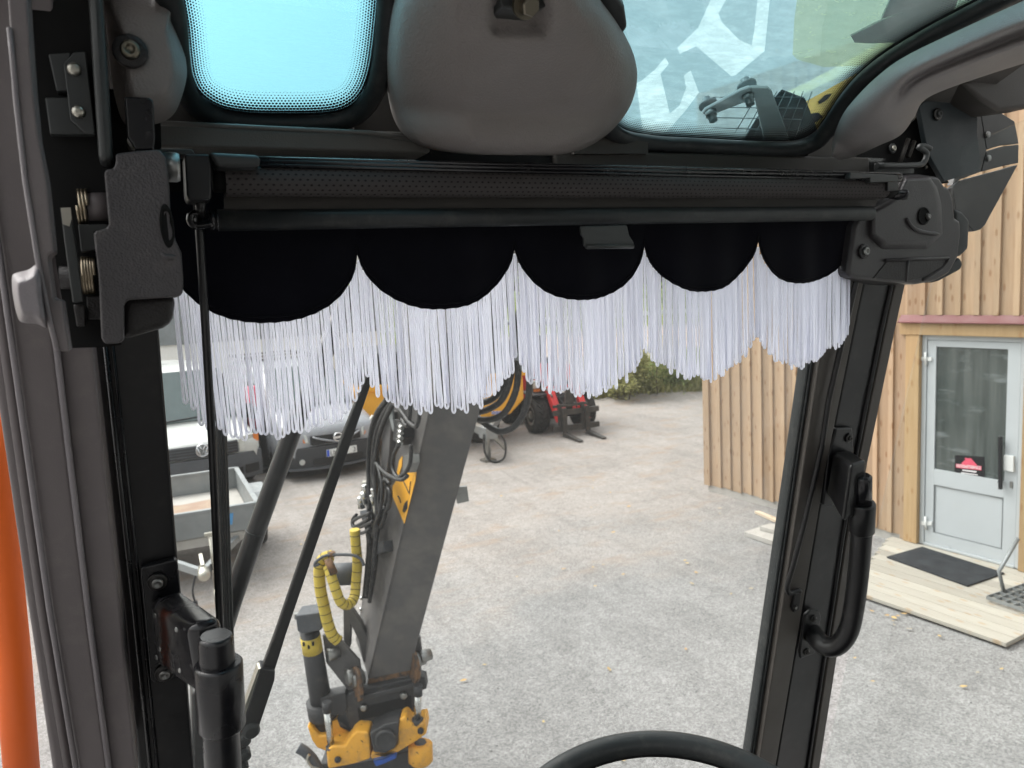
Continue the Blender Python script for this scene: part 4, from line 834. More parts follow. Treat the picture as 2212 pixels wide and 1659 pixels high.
for i in range(5):
    cols = []
    for k in range(NSC + 1):
        s = k / NSC; x = X0 + DX * (i + s); zb_ = scal(i, s) + (0.0004 * math.sin(k * 2.1) if 0 < k < NSC else 0); ztop = 2.945
        cols.append([Vector((x, YV + wav(x) * (1 - j / 8.0) ** 0.5 * 1.0, lerp(zb_, ztop, j / 8.0))) for j in range(9)])
    f_ = MB().grid(cols); back = [[p + Vector((0, 0.0016, 0)) for p in c_] for c_ in cols]; f_.grid(back)
    hem = [c_[0] for c_ in cols]; f_.tube([p + Vector((0, 0.0004, 0.0006)) for p in hem], 0.0013, 6)
    build('scallop', f_, M['velvet'], va)
    build('hem_stitch', MB().tube([p + Vector((0, -0.0008, 0.0045)) for p in hem], 0.0007, 5), M['velvet'], va)
    # fringe: looped cords, each cord goes down and comes back up
    mb = MB(); nl = [33, 37, 42, 44, 44][i]
    clump = [rnd.uniform(-1, 1) for _ in range(14)]
    for L in range(nl):
        s = (L + 0.5) / nl + rnd.uniform(-0.003, 0.003); s = max(0.004, min(0.996, s)); x = X0 + DX * (i + s); zt_ = scal(i, s)
        ln = 0.102 + 0.011 * abs(2 * s - 1) ** 3 + rnd.uniform(-0.006, 0.004) + 0.002 * math.sin(s * 9 + i)
        if i in (1, 2, 3, 4) and s < 0.05 or i in (0, 1, 2, 3) and s > 0.95: ln *= 0.97
        if i == 4 and s > 0.8: ln *= 1.0
        ci = s * 13; ca = lerp(clump[int(ci) % 14], clump[(int(ci) + 1) % 14], ci % 1) * 0.0016 + rnd.uniform(-0.0008, 0.0008)
        wd = DX / nl * rnd.uniform(0.40, 0.66); ph = rnd.uniform(0, 6.28); lag = rnd.uniform(0.5, 1.3); y0 = YV + wav(x) + 0.0038 + rnd.uniform(-0.0012, 0.0012)
        zt0 = zt_ + 0.002; pts = []; nseg = 9; twist = rnd.uniform(-0.7, 0.7)
        def pos(side, t):
            dx = side * wd * (0.5 - 0.12 * math.sin(math.pi * t) + 0.22 * t ** 6) * math.cos(twist * t)
            sw_ = ca * t ** 1.3 + 0.0004 * math.sin(5 * t * lag + ph) * t
            return Vector((x + dx + sw_, y0 + side * 0.0006 * math.sin(twist * 3 * t) + 0.0008 * math.sin(3 * t + ph) * t, zt0 - ln * t))
        for k in range(nseg + 1): pts.append(pos(-1, k / nseg))
        b0, b1 = pts[-1], pos(1, 1.0); rad = (b1 - b0).length / 2; cc = (b0 + b1) / 2; ux = (b1 - b0).normalized() if rad > 1e-6 else Vector((1, 0, 0))
        for k in range(1, 6):
            an = math.pi * k / 6; pts.append(cc - ux * math.cos(an) * rad + Vector((0, 0, -1)) * math.sin(an) * max(rad, 0.0009) * 2.2)
        for k in range(nseg, -1, -1): pts.append(pos(1, k / nseg))
        mb.tube(pts, [0.00112, 0.00112, 0.00112, 0.00112, 0.00112][i], 7, False)
    fo = build('fringe', mb, M['cord'], va); fo['kind'] = 'stuff'
# ================================================================== the yard
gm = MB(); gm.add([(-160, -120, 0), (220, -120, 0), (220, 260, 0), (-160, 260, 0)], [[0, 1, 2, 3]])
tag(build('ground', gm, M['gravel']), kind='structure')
mb = MB(); mb.add([(-160, 47, 0.006), (220, 36, 0.006), (220, 260, 0.006), (-160, 260, 0.006)], [[0, 1, 2, 3]])
tag(build('grass_field', mb, M['grass']), kind='structure')
mb = MB(); mb.add([(-40, 33.5, 0.005), (60, 21, 0.005), (90, 31, 0.005), (-40, 45, 0.005)], [[0, 1, 2, 3]])
tag(build('dirt_track', mb, M['dirt']), kind='structure')
# gravel bank under the shrubs
rows = []; rn = random.Random(3)
for i in range(24):
    u_ = i / 23; r = []
    for j in range(12):
        v_ = j / 11; a = G(1230, 880).lerp(G(1760, 832), u_); n_ = Vector((0.62, 0.78, 0)); p = a + n_ * (v_ * 7.0 - 0.6)
        h = 0.55 * math.sin(math.pi * v_) ** 1.3 * (0.7 + 0.5 * math.sin(u_ * 7) * 0.4) * min(1, u_ * 6 + 0.02)
        r.append(Vector((p.x, p.y, 0.004 + h + rn.uniform(-0.02, 0.02) * (0 < j < 11) - 0.05 * (j in (0, 11)))))
    rows.append(r)
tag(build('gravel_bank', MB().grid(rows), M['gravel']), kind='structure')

# fallen leaves and loose stones
rn = random.Random(11); mb = MB()
for k in range(80):
    x, y = rn.uniform(1.2, 6.6), rn.uniform(1.6, 9.5)
    if rn.random() < 0.15: x, y = rn.uniform(4.9, 5.7), rn.uniform(2.8, 4.6)
    z = 0.008; s_ = rn.uniform(0.013, 0.028); a = rn.uniform(0, 6.28); tl = rn.uniform(-0.3, 0.3)
    u_ = Vector((math.cos(a), math.sin(a), tl * 0.4)); v_ = Vector((-math.sin(a), math.cos(a), rn.uniform(-0.2, 0.4)))
    c = Vector((x, y, z + 0.012)); mb.add([c - u_ * s_, c - u_ * s_ * 0.2 - v_ * s_ * 0.55, c + u_ * s_ * 0.7 - v_ * s_ * 0.3, c + u_ * s_ * 1.2, c + u_ * s_ * 0.6 + v_ * s_ * 0.4, c - u_ * s_ * 0.2 + v_ * s_ * 0.6], [[0, 1, 2, 3, 4, 5]])
tag(build('fallen_leaves', mb, M['fallen']), 'yellow fallen leaves scattered over the gravel', 'leaves', kind='stuff')
mb = MB(); rn = random.Random(12)
for k in range(3500):
    x = rn.uniform(0.9, 6.2); y = rn.uniform(1.4, 8.5)
    if rn.random() < 0.5: y = rn.uniform(1.4, 5.0)
    s_ = rn.uniform(0.003, 0.0075) * (1.0 if rn.random() < 0.97 else 1.8); c = Vector((x, y, s_ * 0.25)); a = rn.uniform(0, 6.28)
    ux, uy = Vector((math.cos(a), math.sin(a), 0)) * s_, Vector((-math.sin(a), math.cos(a), 0)) * s_ * rn.uniform(0.5, 0.9)
    top = c + Vector((0, 0, s_ * 0.55)); mb.add([c - ux, c - uy, c + ux, c + uy, top - ux * 0.3, top + ux * 0.35 + uy * 0.2], [[0, 1, 4], [1, 2, 5, 4], [2, 3, 5], [3, 0, 4, 5]])
tag(build('loose_stones', mb, M['gravel']), 'loose grey stones on the yard surface', 'gravel', kind='stuff')

# ---- timber building on the right
U = Vector((0.0917, -0.9958, 0)); NB = Vector((-0.9958, -0.0917, 0)); B0 = Vector((6.71, 8.10, 0))
def BW(s, z, o=0.0): return B0 + U * s + NB * o + Vector((0, 0, z))
def BP(x, y, o=0.0): return onp(x, y, B0 + NB * o, NB)
def wbox(s0, s1, z0, z1, o0, o1, mb=None):
    mb = mb or MB(); return mb.prism([BW(s0, z0, o1), BW(s1, z0, o1), BW(s1, z1, o1), BW(s0, z1, o1)], NB * (o0 - o1))
bd = thing('timber_building', 'building clad in upright pale timber boards with a white door', 'building', BW(3, 0))
core = MB(); core.prism([BW(0.02, -0.05, -0.03), BW(7, -0.05, -0.03), BW(7, 5.2, -0.03), BW(0.02, 5.2, -0.03)], NB * -5.0); build('wall', core, M['cladding'], bd)
build('plinth', wbox(0.03, 7, -0.02, 0.16, -0.03, -0.01), M['concrete'], bd)
rn = random.Random(21)
PT = 0.172; s = 0.10; k = 0
build('corner_board', wbox(0.0, 0.105, 0.09, 5.2, -0.02, 0.035), M['batten'], bd, 0.003)
while s < 6.9:
    full = s + PT < 2.86; z0 = 0.10 + rn.uniform(-0.012, 0.012) if full else 2.395
    right = s > 4.12
    z1 = 5.2
    o = wbox(s, s + PT - 0.004, z0, z1, -0.02, 0.0 if full else 0.03); build('board', o, M['cladding'], bd)
    build('batten', wbox(s + PT - 0.028, s + PT + 0.024, z0 + rn.uniform(-0.004, 0.004), z1, 0.0 if full else 0.03, 0.024 if full else 0.056), M['batten'], bd, 0.002)
    if right:
        build('board', wbox(s, s + PT - 0.004, 0.12, 2.26, -0.02, 0.0), M['cladding'], bd)
        build('batten', wbox(s + PT - 0.028, s + PT + 0.024, 0.12, 2.26, 0.0, 0.024), M['batten'], bd, 0.002)
    s += PT; k += 1
build('flashing', MB().prism([BW(2.80, 2.335, 0.085), BW(7, 2.335, 0.085), BW(7, 2.362, 0.085), BW(7, 2.40, 0.02), BW(2.80, 2.40, 0.02), BW(2.80, 2.362, 0.085)][:4] if False else [BW(2.80, 2.322, 0.10), BW(7, 2.322, 0.10), BW(7, 2.385, 0.045), BW(2.80, 2.385, 0.045)], Vector((0, 0, 0.012))), M['red_flash'], bd, 0.002)
build('flashing_lip', MB().tube([BW(2.80, 2.325, 0.102), BW(7, 2.325, 0.102)], 0.007, 8), M['red_flash'], bd)
build('lintel', wbox(2.80, 4.16, 2.20, 2.316, 0.0, 0.07), M['post'], bd, 0.003)
build('door_post', wbox(2.86, 3.00, 0.06, 2.20, 0.0, 0.06), M['post'], bd, 0.003)
build('door_post', wbox(3.965, 4.11, 0.06, 2.20, 0.0, 0.06), M['post'], bd, 0.003)
build('trim_board', wbox(2.80, 2.858, 0.06, 2.20, 0.0, 0.025), M['batten'], bd, 0.002)
# door: frame, leaf, glass, lower panel, furniture
dr_ = MB(); wbox(3.003, 3.05, 0.06, 2.195, -0.05, 0.012, dr_); wbox(3.915, 3.962, 0.06, 2.195, -0.05, 0.012, dr_); wbox(3.052, 3.913, 2.15, 2.195, -0.05, 0.012, dr_); wbox(3.052, 3.913, 0.058, 0.082, -0.05, 0.02, dr_)
build('door_frame', dr_, M['door_white'], bd, 0.002)
DL = MB()
gx0, gx1, gz0, gz1 = 3.14, 3.80, 0.858, 2.085
for a, b, c_, d_ in ((3.056, gx0, 0.085, 2.146), (gx1, 3.91, 0.085, 2.146), (gx0, gx1, gz1, 2.146), (gx0, gx1, 0.70, gz0), (gx0, gx1, 0.085, 0.20)): wbox(a, b, c_, d_, -0.04, 0.004, DL)
dl = build('door', DL, M['door_white'], bd, 0.0015)
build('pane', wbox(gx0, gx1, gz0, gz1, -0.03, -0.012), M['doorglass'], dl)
build('panel', wbox(gx0, gx1, 0.20, 0.70, -0.03, -0.006), M['door_white'], dl)
build('panel_bead', MB().tube([BW(gx0 + .01, 0.21, 0.0), BW(gx1 - .01, 0.21, 0.0), BW(gx1 - .01, 0.69, 0.0), BW(gx0 + .01, 0.69, 0.0)], 0.004, 6, True, True), M['galv'], dl)
build('handle', MB().bar(BP(2161, 943, 0.05), BP(2161, 1057, 0.05), 0.03, 0.025, NB).box(BP(2161, 960, 0.03), (0.05, 0.02, 0.02)).box(BP(2161, 1040, 0.03), (0.05, 0.02, 0.02)), M['ink'], dl, 0.003)
build('lock', MB().prism([BP(2168, 983, 0.03), BP(2189, 986, 0.03), BP(2189, 1020, 0.03), BP(2168, 1016, 0.03)], NB * -0.03), M['white_paint'], dl, 0.003)
build('keyhole', MB().prism([BP(2181, 1040, 0.012), BP(2187, 1041, 0.012), BP(2187, 1055, 0.012), BP(2181, 1054, 0.012)], NB * -0.012), M['steel'], dl)
for hy in (775, 1130): build('hinge', MB().cyl(BP(1999, hy - 14, 0.025), BP(2000, hy + 14, 0.025), 0.012, None, 12).prism([BP(1990, hy - 4, 0.02), BP(2012, hy - 3, 0.02), BP(2012, hy + 5, 0.02), BP(1990, hy + 4, 0.02)], NB * -0.018), M['white_paint'], dl)
# sticker with house drawing and lettering
build('sticker', MB().prism([BP(a, b, -0.009) for a, b in ((2063, 983), (2126, 987), (2127, 1031), (2062, 1022))], NB * -0.002), M['ink'], dl)
build('sticker_house', MB().prism([BP(a, b, -0.0075) for a, b in ((2077, 1001), (2085, 993), (2084, 989), (2090, 990), (2097, 990), (2110, 1004), (2111, 1007), (2077, 1004))], NB * -0.001), M['pink_red'], dl)
build('sticker_band', MB().prism([BP(a, b, -0.0065) for a, b in ((2065, 1002), (2120, 1007), (2120, 1016), (2065, 1010))], NB * -0.001), M['pink_red'], dl)
def text_on(txt, p0, p1, h, n, mat, parent, name='lettering', bold=0.0):
    """flat lettering whose baseline runs p0 -> p1, height h, facing n"""
    cu = bpy.data.curves.new(name, 'FONT'); cu.body = txt; cu.size = 1.0; cu.offset = bold; cu.extrude = 0.0
    ob = bpy.data.objects.new(name, cu); C.objects.link(ob)
    dg = bpy.context.evaluated_depsgraph_get(); me = bpy.data.meshes.new_from_object(ob.evaluated_get(dg)); bpy.data.objects.remove(ob)
    xs = [v.co.x for v in me.vertices]; ys = [v.co.y for v in me.vertices]; x0, x1, y0, y1 = min(xs), max(xs), min(ys), max(ys)
    u_ = (Vector(p1) - Vector(p0)); n = Vector(n).normalized(); v_ = n.cross(u_.normalized()).normalized()
    for v in me.vertices:
        v.co = Vector(p0) + u_ * ((v.co.x - x0) / (x1 - x0)) + v_ * (h * (v.co.y - y0) / (y1 - y0))
    me.materials.clear(); me.materials.append(mat); o = bpy.data.objects.new(name, me); C.objects.link(o); adopt(o, parent); return o
text_on('FASTIGHETSSERVICE', BP(2066, 1009, -0.0058), BP(2119, 1014.5, -0.0058), 0.030, NB, M['paper'], dl, 'lettering', 0.02)
build('sticker_line', MB().prism([BP(a, b, -0.0075) for a, b in ((2078, 1014), (2110, 1018), (2108, 1021), (2080, 1017))], NB * -0.001).prism([BP(a, b, -0.0075) for a, b in ((2076, 1020), (2112, 1025), (2112, 1027), (2076, 1022))], NB * -0.001), M['paper'], dl)

# ---- timber deck, mat, boot scraper, planks and slab by the wall
dk = thing('timber_deck', 'pale low timber deck in front of the white door', 'deck', (6.2, 4.2, 0))
EX = Vector((-NB.x, -NB.y, 0)); d0 = BW(2.62, 0, 0.02); nb = 11; wb_ = 0.142
for i in range(nb):
    o0 = 0.02 + i * wb_; s0 = 2.90 + 0.06 * i * 0.0 + (0.0 if i < 9 else 0.0); s1 = 6.5 if i < 4 else 4.62
    s0 = 2.72 + i * 0.055
    if i < 5: s1 = 6.5
    p = [BW(s0, 0.055, o0), BW(s1, 0.055, o0), BW(s1, 0.055, o0 + wb_ - 0.006), BW(s0, 0.055, o0 + wb_ - 0.006)]
    build('deck_board', MB().prism(p, (0, 0, -0.032)), M['deck'], dk, 0.003)
build('joist', MB().prism([BW(3.4, 0.0, 1.52), BW(4.6, 0.0, 1.52), BW(4.6, 0.0, 1.48), BW(3.4, 0.0, 1.48)], (0, 0, 0.022)), M['plank'], dk)
build('joist', MB().prism([BW(4.60, 0.0, 1.5), BW(4.60, 0.0, 0.1), BW(4.56, 0.0, 0.1), BW(4.56, 0.0, 1.5)], (0, 0, 0.022)), M['plank'], dk)
mt = build('door_mat', MB().prism([G(1915, 1205, 0.058), G(1992, 1183, 0.058), G(2170, 1240, 0.058), G(2090, 1268, 0.058)], (0, 0, 0.014)), M['mat'], None, 0.004)
tag(mt, 'dark grey rectangular mat on the deck before the door', 'mat')
sc_ = thing('boot_scraper', 'galvanised grating step with tubular leg at the right edge of the deck', 'grate', G(2190, 1290, 0.12))
c = G(2190, 1295, 0.09); mb = MB()
for i in range(8): mb.bar(c + Vector((-0.14 + i * 0.085, -0.22, 0)), c + Vector((-0.14 + i * 0.085, 0.14, 0)), 0.006, 0.03)
for i in range(6): mb.bar(c + Vector((-0.14, -0.22 + i * 0.072, 0)), c + Vector((0.46, -0.22 + i * 0.072, 0)), 0.006, 0.028)
build('grating', mb, M['galv'], sc_); build('leg', MB().tube([c + Vector((0.1, 0.14, -0.02)), c + Vector((0.05, 0.16, 0.18)), c + Vector((0.3, 0.16, 0.42))], 0.016, 10), M['galv'], sc_)
pk = build('loose_plank', MB().prism([G(1630, 1103, 0.04), G(1640, 1103, 0.04), G(1712, 1131, 0.04), G(1702, 1135, 0.04)], (0, 0, -0.035)), M['plank'], None, 0.003); tag(pk, 'single loose plank lying on the gravel by the timber wall', 'plank')
ps = thing('paving_slab', 'stack of pale paving slabs on the gravel below the loose plank', 'slab', G(1660, 1155))
build('slab', MB().prism([G(1608, 1148, 0.06), G(1640, 1138, 0.06), G(1700, 1152, 0.06), G(1668, 1168, 0.06)], (0, 0, -0.055)), M['concrete'], ps, 0.004)
build('slab', MB().prism([G(1640, 1136, 0.11), G(1665, 1130, 0.11), G(1708, 1141, 0.11), G(1690, 1150, 0.11)], (0, 0, -0.045)), M['concrete'], ps, 0.004)

# ---- shrubs beyond the gravel
def shrub(label, cx, cy, rx, rz, nl, seed, olive, stems=10):
    rn = random.Random(seed); b = Vector((cx, cy, 0)); o = thing('shrub', label, 'shrub', b, 'shrubs at the edge of the gravel')
    tw = MB(); lf = MB()
    for i in range(stems):
        a = rn.uniform(0, 6.28); r_ = rn.uniform(0.1, 0.8) * rx; h = rz * rn.uniform(0.6, 1.05); tip = b + Vector((math.cos(a) * r_, math.sin(a) * r_, h))
        mid = b.lerp(tip, 0.5) + Vector((rn.uniform(-.1, .1), rn.uniform(-.1, .1), 0.08)); root = b + Vector((math.cos(a) * r_ * 0.5, math.sin(a) * r_ * 0.5, -0.05))
        tw.tube(smooth([root, mid, tip], 4), [0.012 * (1 - q / 9.5) + 0.002 for q in range(9)], 5)
        for k in range(nl // stems):
            t = rn.uniform(0.12, 1.08) ** 0.8; c = (root.lerp(mid, t * 2) if t < 0.5 else mid.lerp(tip, t * 2 - 1)) + Vector((rn.gauss(0, 1), rn.gauss(0, 1), rn.gauss(0, .7))) * 0.16 * rx * (1.1 - 0.5 * t)
            if c.z < 0: c.z = rn.uniform(0, 0.2)
            s_ = rn.uniform(0.03, 0.075); a2 = rn.uniform(0, 6.28); u_ = Vector((math.cos(a2), math.sin(a2), rn.uniform(-.5, .8))).normalized(); v_ = u_.cross(Vector((rn.uniform(-1, 1), rn.uniform(-1, 1), 1))).normalized()
            lf.add([c - u_ * s_, c + v_ * s_ * 0.4, c + u_ * s_, c - v_ * s_ * 0.4], [[0, 1, 2, 3]])
    build('stems', tw, M['twig'], o); build('foliage', lf, M['leaf2'] if olive else M['leaf'], o)
q = lambda x, y: (G(x, y).x, G(x, y).y)
SHR = [('olive leafy shrub beside the red loader', 1300, 862, 1.3, 1.0, 2400, True), ('tall feathery olive shrub, highest of the shrubs behind the loader', 1385, 858, 1.2, 1.5, 2600, True),
       ('broad green shrub between the tall olive shrub and the timber wall', 1440, 850, 1.6, 1.1, 2800, False), ('low bushy green shrub nearest the corner of the timber wall', 1500, 842, 1.6, 0.95, 2400, False),
       ('small pale olive bush in front of the tall feathery shrub', 1345, 868, 0.7, 0.6, 800, True), ('dark green bush touching the timber wall corner', 1560, 835, 1.3, 0.9, 1200, False)]
for i, (lb, x, y, rx, rz, nl, ol) in enumerate(SHR): c = q(x, y); shrub(lb, c[0], c[1], rx, rz, nl, 40 + i, ol)

# low weeds along the foot of the bank
rn = random.Random(31); wd_ = MB()
for k in range(5200):
    t_ = rn.random() ** 0.8; p = G(1268, 872).lerp(G(1640, 842), t_) + Vector((0.62, 0.78, 0)) * (rn.random() ** 1.5 * 3.2); h = rn.uniform(0.12, 0.5) * (0.6 + 0.5 * math.sin(p.x * 2.1) ** 2); a2 = rn.uniform(0, 6.28); u_ = Vector((math.cos(a2), math.sin(a2), 0)) * rn.uniform(0.015, 0.035); ln_ = Vector((rn.uniform(-.12, .12), rn.uniform(-.12, .12), h)); b0 = p + Vector((0, 0, 0.0 + 0.5 * min(1, (p - G(1268, 872).lerp(G(1640, 842), t_)).length / 3.2)))
    wd_.add([b0 - u_, b0 + u_, b0 + ln_ * 0.6 + u_ * 0.9, b0 + ln_, b0 + ln_ * 0.55 - u_], [[0, 1, 2, 3, 4]])
tag(build('bank_weeds', wd_, M['leaf2']), 'low olive weeds and grass along the gravel bank', 'weeds', kind='stuff')
# ---- guard rail and far things
gl = thing('guard_rail', 'long pale guard rail along the far edge of the grass', 'rail', (30, 44, 0))
build('rail', MB().bar((-20, 52, 0.62), (90, 40, 0.62), 0.05, 0.3), M['white_paint'], gl)
for i in range(28): t_ = i / 27; build('post', MB().box((-20 + 110 * t_, 52.1 - 12 * t_, 0.36), (0.08, 0.1, 0.72)), M['galv'], gl)
rn = random.Random(9)
hd = MB()
for k in range(5000):
    x = rn.uniform(-60, 150); y = 85 + rn.uniform(0, 12) - 0.07 * x; c = Vector((x, y, abs(rn.gauss(0, 1)) * 2.0 + 0.2)); s_ = rn.uniform(0.4, 0.9); a2 = rn.uniform(0, 6.28); u_ = Vector((math.cos(a2), math.sin(a2), rn.uniform(-.5, .8))).normalized(); v_ = u_.cross(Vector((rn.uniform(-1, 1), rn.uniform(-1, 1), 1))).normalized()
    hd.add([c - u_ * s_, c + v_ * s_ * 0.5, c + u_ * s_, c - v_ * s_ * 0.5], [[0, 1, 2, 3]])
tag(build('far_woods', hd, M['leaf']), 'distant line of trees beyond the grass field', 'woods', kind='stuff')
ct = thing('site_cabin', 'long pale site cabin with a grey upper band behind the parked vans', 'cabin', (2.0, 18.6, 0))
mb = MB(); mb.box((1.6, 19.6, 1.0), (7.2, 2.6, 2.0)); build('wall', mb, M['cream'], ct)
mb = MB(); mb.box((1.6, 19.6, 2.55), (7.3, 2.7, 1.1)); build('roof_band', mb, M['grey_tarp'], ct)
for i in range(6): build('rib', MB().box((-1.7 + i * 1.3, 18.27, 1.0), (0.06, 0.05, 1.98)), M['cream'], ct)
for x in (-0.3, 3.6): w_ = build('window_shutter', MB().box((x, 18.27, 1.25), (0.9, 0.04, 0.7)), M['white_paint'], ct)
# ================================================================== vehicles
def xform(o, heading, sc):
    """local: x across (image right), y backwards from the nose, z up"""
    return Matrix.Translation(Vector(o)) @ Matrix.Rotation(heading, 4, 'Z') @ Matrix.Scale(sc, 4)
def loft_body(st):
    rows = []
    for y, zb, zm, zt, wb, wm, wt in st:
        h = [(0, zb), (wb * 0.8, zb), (wb, zb + 0.05), (wm, lerp(zb, zm, 0.55)), (wm, zm), (lerp(wm, wt, 0.25), lerp(zm, zt, 0.45)), (wt, lerp(zm, zt, 0.93)), (wt * 0.86, zt), (0, zt + 0.015)]
        ring = [Vector((x, y, z)) for x, z in h] + [Vector((-x, y, z)) for x, z in reversed(h[1:-1])]
        rows.append(ring)
    mb = MB().grid(rows, True); n = len(rows[0])
    mb.f.append(list(range(n))[::-1]); mb.sm.append(False); o = (len(rows) - 1) * n; mb.f.append([o + k for k in range(n)]); mb.sm.append(False)
    return mb
def wheel(parent, T, x, y, r, w, hubmat):
    s_ = 1 if x > 0 else -1
    t_ = build('wheel', MB().lathe(Vector((x - s_ * w / 2, y, r)), Vector((s_, 0, 0)), [(-w / 2, r * 0.7), (-w / 2, r * 0.93), (-w * 0.35, r), (w * 0.35, r), (w / 2, r * 0.93), (w / 2, r * 0.66), (w * 0.4, r * 0.6)], 28).xf(T), M['tyre'], parent)
    build('rim', MB().lathe(Vector((x - s_ * w / 2, y, r)), Vector((s_, 0, 0)), [(0, r * 0.64), (w * 0.42, r * 0.64), (w * 0.46, r * 0.55), (w * 0.36, r * 0.4), (w * 0.40, r * 0.16), (w * 0.46, r * 0.12)], 24).xf(T), hubmat, t_)
def curved(xs, z0, z1, yf, th=0.03, bulge=None):
    """panel hugging the nose: front edge follows yf(x)"""
    f = [[Vector((x, yf(x, z), z)) for x in xs] for z in [lerp(z0, z1, k / 4) for k in range(5)]]
    b = [[p + Vector((0, th, 0)) for p in r] for r in f]
    mb = MB().grid(f); mb.grid(b)
    rim = [f[0], b[0]]; mb.grid([f[0], b[0]]); mb.grid([f[-1], b[-1]]); mb.grid([[r[0] for r in f], [r[0] for r in b]]); mb.grid([[r[-1] for r in f], [r[-1] for r in b]])
    return mb
def rngx(a, b, n=13): return [lerp(a, b, k / (n - 1)) for k in range(n)]

# ---- white van (left, behind the trailer)
T = xform((0.64, 12.05, 0), R3(7), 0.93)
vw = thing('parked_van', 'white van with dark grey bumper and round badge behind the flat trailer', 'van', T @ Vector((0, 2, 0)), 'vans parked at the far left')
st = [(0.02, 0.25, 0.62, 0.80, 0.78, 0.86, 0.80), (0.10, 0.22, 0.72, 0.88, 0.84, 0.92, 0.86), (0.45, 0.2, 0.84, 0.98, 0.92, 0.95, 0.86), (0.86, 0.2, 0.92, 1.06, 0.95, 0.95, 0.84), (0.95, 0.2, 0.94, 1.09, 0.95, 0.95, 0.84), (1.30, 0.2, 1.0, 1.42, 0.95, 0.95, 0.80), (1.74, 0.2, 1.05, 1.90, 0.95, 0.95, 0.76), (2.2, 0.2, 1.05, 1.97, 0.95, 0.95, 0.78), (4.7, 0.2, 1.05, 1.97, 0.95, 0.95, 0.78), (4.85, 0.25, 1.05, 1.90, 0.92, 0.92, 0.74)]
build('body', loft_body(st).xf(T), M['van_white'], vw, 0, 0, 1)
nose = lambda x, z: -0.03 + 0.22 * abs(x / 0.95) ** 2.6 + 0.05 * max(0, z - 0.5)
bp = build('bumper', curved(rngx(-0.95, 0.95, 17), 0.22, 0.64, lambda x, z: nose(x, z) - 0.05 - 0.03 * math.sin((z - 0.2) * 6), 0.2).xf(T), M['bumper'], vw)
for a, b, c_, d_ in ((-0.60, -0.30, 0.30, 0.42), (-0.26, 0.26, 0.28, 0.42), (0.30, 0.60, 0.30, 0.42), (0.64, 0.88, 0.30, 0.44), (-0.88, -0.64, 0.30, 0.44)): build('air_intake', curved(rngx(a, b, 7), c_, d_, lambda x, z: nose(x, z) - 0.092, 0.03).xf(T), M['grille'], bp)
gr_ = build('grille', curved(rngx(-0.56, 0.56, 11), 0.665, 0.86, lambda x, z: nose(x, z) - 0.035, 0.05).xf(T), M['bumper_blk'], vw)
for z in (0.70, 0.745, 0.79, 0.835): build('grille_slat', curved(rngx(-0.56, 0.56, 11), z, z + 0.018, lambda x, z: nose(x, z) - 0.05, 0.02).xf(T), M['bumper'], gr_)
em = build('emblem', MB().tube([Vector((0.095 * math.cos(a), nose(0, .78) - 0.07, 0.785 + 0.095 * math.sin(a))) for a in [k * math.pi / 14 for k in range(28)]], 0.012, 8, True, True).xf(T), M['emblem'], vw)
build('emblem_disc', MB().lathe((0, nose(0, .78) - 0.055, 0.785), (0, -1, 0), [(0, 0.09), (0.008, 0.09)], 24).xf(T), M['galv'], em)
v_ = MB()
for pts in (((-0.045, 0.075), (0, 0.005), (0.045, 0.075)), ((-0.075, 0.045), (-0.035, -0.075), (0, -0.005), (0.035, -0.075), (0.075, 0.045))): v_.tube([Vector((a, nose(0, .78) - 0.073, 0.785 + b)) for a, b in pts], 0.010, 6)
build('emblem_letters', v_.xf(T), M['emblem'], em)
for s_ in (-1, 1):
    hl = build('headlight', curved(rngx(s_ * 0.58, s_ * 0.93, 8), 0.67, 0.90, lambda x, z: nose(x, z) - 0.03 + 0.04 * (z - .67), 0.06).xf(T), M['lamp'], vw)
    build('indicator', curved(rngx(s_ * 0.84, s_ * 0.935, 5), 0.78, 0.90, lambda x, z: nose(x, z) - 0.04 + 0.04 * (z - .67), 0.04).xf(T), M['amber'], hl)
ws = build('windscreen', MB().prism([Vector(p) for p in ((-0.80, 0.95, 1.11), (0.80, 0.95, 1.11), (0.73, 1.70, 1.89), (-0.73, 1.70, 1.89))], (0, -0.03, 0.03)).xf(T), M['car_glass'], vw)
build('wiper', MB().tube([Vector((-0.5, 0.92, 1.155)), Vector((0.15, 0.95, 1.18))], 0.012, 6).xf(T), M['ink'], ws)
for s_ in (-1, 1): build('mirror', MB().box((s_ * 1.06, 1.25, 1.15), (0.18, 0.10, 0.26)).xf(T), M['ink'], vw, 0.03, 2)
for s_ in (-1, 1): build('side_window', MB().box((s_ * 0.935, 2.0, 1.42), (0.02, 0.8, 0.42)).xf(T), M['car_glass'], vw)
for y in (0.85, 3.9):
    for s_ in (-1, 1): wheel(vw, T, s_ * 0.95, y, 0.33, 0.21, M['steel'])

